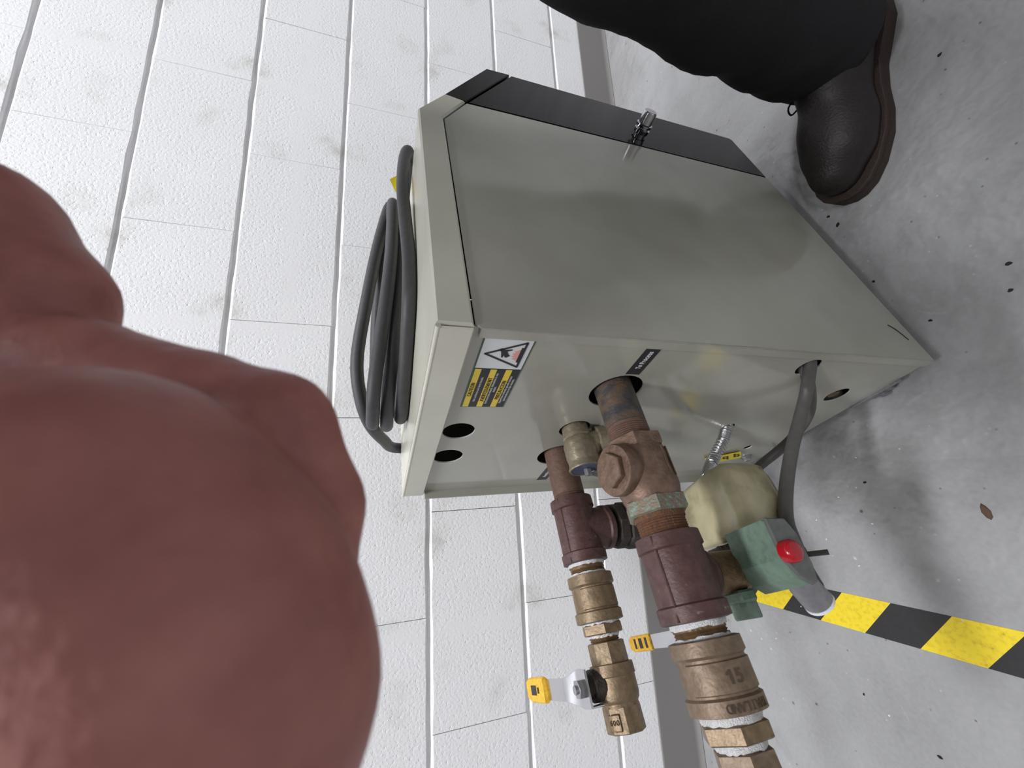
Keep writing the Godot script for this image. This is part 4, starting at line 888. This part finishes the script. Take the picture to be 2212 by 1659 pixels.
# ------------------------------------------------------------------ the person: boots, trousers, leaning body, hand at the lens
func build_person() -> void:
	var t := thing("person", "person in black trousers and dark brown boots leaning in, hand close to the lens", "person", Vector3(0.66, 0, 0.68), false)
	# camera axes, used to lay out the hand that holds the phone
	var C := Vector3(0, 0.72793, 0.91803)
	var cx := Vector3(-0.05252687, -0.946475, 0.31847448); var cy := Vector3(-0.97063224, -0.02658425, -0.23909481); var cz := Vector3(0.23476367, -0.3216805, -0.91728277)
	var P := func(px: float, py: float, dep: float) -> Vector3: return C + (cx * (px - 1106.0) / 880.974 + cy * (py - 829.5) / 880.974 + cz) * dep
	var hand: Array = []
	var chain := func(pts: Array, k: float) -> void:
		for i in pts.size() - 1: hand.append([pts[i][0], pts[i + 1][0], pts[i][1], pts[i + 1][1], k])
	# ball of the thumb and thumb (nearest)
	chain.call([[P.call(-500, 1400, 0.070), 0.0245], [P.call(-150, 1200, 0.060), 0.0252], [P.call(170, 1200, 0.058), 0.0250], [P.call(350, 1370, 0.058), 0.0246], [P.call(430, 1550, 0.058), 0.0228], [P.call(430, 1790, 0.058), 0.0170], [P.call(400, 1970, 0.058), 0.0125], [P.call(350, 2100, 0.058), 0.0105]], 0.008)
	# index finger folded behind it
	chain.call([[P.call(-250, 740, 0.092), 0.0165], [P.call(190, 815, 0.090), 0.0125], [P.call(440, 870, 0.088), 0.0108], [P.call(590, 930, 0.086), 0.0122], [P.call(662, 1100, 0.085), 0.0114], [P.call(672, 1215, 0.085), 0.0096]], 0.0025)
	# middle finger and knuckle above it
	chain.call([[P.call(-380, 380, 0.10), 0.0185], [P.call(-60, 500, 0.098), 0.0168], [P.call(80, 650, 0.097), 0.0142], [P.call(120, 900, 0.1), 0.0105]], 0.004)
	# ring and little finger, out of the frame
	chain.call([[P.call(-620, 420, 0.102), 0.0165], [P.call(-380, 330, 0.106), 0.0120], [P.call(-300, 520, 0.112), 0.0100]], 0.004)
	chain.call([[P.call(-820, 420, 0.100), 0.0145], [P.call(-640, 250, 0.106), 0.0100], [P.call(-560, 400, 0.113), 0.0085]], 0.004)
	# palm
	hand.append([P.call(-500, 1350, 0.085), P.call(-300, 850, 0.092), 0.024, 0.020, 0.012]); hand.append([P.call(-700, 1300, 0.085), P.call(-620, 700, 0.095), 0.022, 0.018, 0.012])
	var wrist: Vector3 = P.call(-900, 1500, 0.078)
	hand.append([P.call(-560, 1450, 0.078), wrist, 0.026, 0.0265, 0.012])
	hand.append([wrist, wrist + Vector3(0.02, 0.05, 0.03), 0.0265, 0.030, 0.012])
	part("hand", sdf_body(hand, 0.003, 0.006), mats.skin, t, "bare hand, reddish and out of focus", 75)
	# forearm in a dark sleeve, arm, leaning trunk, hips and legs: one body
	var fore := wrist + Vector3(0.02, 0.05, 0.03); var elbow := Vector3(0.20, 1.02, 1.14); var sh := Vector3(0.30, 1.26, 0.98)
	var shr := Vector3(0.36, 1.27, 0.66); var hip := Vector3(0.74, 0.92, 0.80)
	var up: Array = [[fore, elbow, 0.034, 0.048], [elbow, sh, 0.050, 0.062], [sh, shr, 0.070, 0.070], [(sh + shr) / 2 + Vector3(0.06, -0.03, 0), hip + Vector3(-0.08, 0.04, 0), 0.130, 0.135], [hip + Vector3(-0.05, 0.04, 0.07), hip + Vector3(-0.05, 0.04, -0.07), 0.115, 0.115], [shr, Vector3(0.56, 1.04, 0.60), 0.060, 0.050], [Vector3(0.56, 1.04, 0.60), Vector3(0.63, 0.82, 0.66), 0.048, 0.040]]
	part("shirt", sdf_body(up, 0.014, 0.04), mats.shirt, t, "", 75)
	var head: Array = [[(sh + shr) / 2 + Vector3(-0.03, 0.04, 0), Vector3(0.21, 1.38, 0.84), 0.058, 0.055], [Vector3(0.16, 1.44, 0.85), Vector3(0.11, 1.38, 0.86), 0.090, 0.078], [Vector3(0.06, 1.40, 0.865), Vector3(0.045, 1.385, 0.867), 0.014, 0.016], [Vector3(0.17, 1.42, 0.945), Vector3(0.17, 1.40, 0.945), 0.014, 0.012], [Vector3(0.16, 1.42, 0.755), Vector3(0.16, 1.40, 0.755), 0.014, 0.012]]
	part("head", sdf_body(head, 0.008, 0.015), mats.skin, t, "", 75)
	part("hair", sdf_body([[Vector3(0.185, 1.465, 0.845), Vector3(0.14, 1.475, 0.855), 0.085, 0.075], [Vector3(0.20, 1.44, 0.845), Vector3(0.21, 1.42, 0.845), 0.08, 0.07]], 0.01, 0.02), mats.hair, t, "", 75)
	# trousers
	var legs: Array = []
	legs.append([Vector3(0.634, 0.085, 0.622), Vector3(0.628, 0.16, 0.626), 0.082, 0.082]); legs.append([Vector3(0.628, 0.16, 0.626), Vector3(0.615, 0.30, 0.644), 0.082, 0.090]); legs.append([Vector3(0.615, 0.30, 0.644), Vector3(0.600, 0.50, 0.668), 0.090, 0.092])
	legs.append([Vector3(0.600, 0.50, 0.668), Vector3(0.70, 0.90, 0.73), 0.092, 0.108])
	legs.append([Vector3(0.96, 0.10, 0.95), Vector3(0.93, 0.48, 0.94), 0.078, 0.088]); legs.append([Vector3(0.93, 0.48, 0.94), Vector3(0.77, 0.90, 0.87), 0.088, 0.106]); legs.append([Vector3(0.72, 0.91, 0.73), Vector3(0.76, 0.91, 0.87), 0.118, 0.118])
	var tm := sdf_body(legs, 0.011, 0.02, 0.075)
	var fold := FastNoiseLite.new(); fold.seed = 9; fold.frequency = 5.0; fold.fractal_octaves = 3
	for i in tm.v.size():
		var q := tm.v[i]; var s := fold.get_noise_3d(q.x * 0.6, q.y * 1.7 + q.z * 0.6, q.z * 0.6)
		var ax := Vector3(0.62, q.y, 0.65) if q.z < 0.81 else Vector3(0.93, q.y, 0.94)
		tm.v[i] += (q - ax).normalized() * s * 0.009
	part("trousers", tm, mats.trousers, t, "black work trousers", 75)
	boot(t, Vector3(0.411, 0, 0.556), Vector3(0.953, 0, 0.303).normalized(), 0.305)
	boot(t, Vector3(0.70, 0, 0.90), Vector3(0.985, 0, 0.17).normalized(), 0.305)

func boot(t: Node3D, toe: Vector3, back: Vector3, length: float) -> void:
	var out := Vector3.UP.cross(back)          # towards the camera side for this foot
	if out.z < 0: out = -out
	var pt := func(a: float, w: float, y: float) -> Vector3: return toe + back * a * length / 0.3 + out * w + Vector3(0, y, 0)
	var b: Array = [[pt.call(0.042, 0.0, 0.044), pt.call(0.075, 0.004, 0.050), 0.036, 0.042], [pt.call(0.075, 0.010, 0.046), pt.call(0.105, 0.012, 0.050), 0.040, 0.041], [pt.call(0.075, -0.010, 0.046), pt.call(0.105, -0.008, 0.052), 0.038, 0.042], [pt.call(0.105, 0.0, 0.055), pt.call(0.175, 0.0, 0.082), 0.042, 0.040], [pt.call(0.13, 0.0, 0.045), pt.call(0.262, 0.0, 0.052), 0.038, 0.038], [pt.call(0.175, 0.0, 0.082), pt.call(0.215, 0.0, 0.11), 0.040, 0.046], [pt.call(0.262, 0.0, 0.06), pt.call(0.235, 0.0, 0.14), 0.038, 0.046], [pt.call(0.225, 0.0, 0.12), pt.call(0.225, 0.0, 0.20), 0.047, 0.050]]
	var o := part("boot", sdf_body(b, 0.006, 0.018, 0.024), mats.boot, t, "dark brown leather boot", 60)
	var halfw := [[0.0, 0.010], [0.006, 0.024], [0.02, 0.037], [0.045, 0.047], [0.085, 0.053], [0.12, 0.050], [0.155, 0.041], [0.19, 0.036], [0.225, 0.039], [0.26, 0.041], [0.285, 0.034], [0.298, 0.020], [0.302, 0.006]]
	for lay in [[0.0, 0.020, 0.0, "sole"], [0.020, 0.028, 0.0025, "welt"]]:
		var poly := PackedVector2Array()
		for s in [1.0, -1.0]:
			for i in halfw.size():
				var q: Array = halfw[i if s > 0 else halfw.size() - 1 - i]
				poly.append(Vector2(q[0], s * (q[1] + lay[2])))
		var m := MB.new(); m.prism(poly, toe, back * length / 0.3, out, 0.0, 0.001, 0.0)
		m = MB.new()
		var ez := back.cross(out).normalized()
		var y0: float = lay[0]; var y1: float = lay[1]
		if ez.y > 0: m.prism(poly, toe, back * length / 0.3, out, y0, y1, 0.0015)
		else: m.prism(poly, toe, back * length / 0.3, out, -y1, -y0, 0.0015)
		var s2 := MeshInstance3D.new(); s2.name = lay[3]; s2.mesh = m.commit(); s2.material_override = mats.sole; o.add_child(s2, true)
	var lm := MB.new(); lm.tube(curve([pt.call(0.165, -0.034, 0.094), pt.call(0.150, -0.046, 0.098), pt.call(0.142, -0.048, 0.088), pt.call(0.150, -0.040, 0.083)], 0.004), 0.0014, 6)
	var l2 := MeshInstance3D.new(); l2.name = "lace_loop"; l2.mesh = lm.commit(); l2.material_override = mats.dark; o.add_child(l2, true)
	lm = MB.new(); lm.tube(curve([pt.call(0.14, -0.02, 0.098), pt.call(0.145, 0.0, 0.109), pt.call(0.14, 0.022, 0.096)], 0.004), 0.0014, 6)
	var lc := MeshInstance3D.new(); lc.name = "lace"; lc.mesh = lm.commit(); lc.material_override = mats.dark; o.add_child(lc, true)
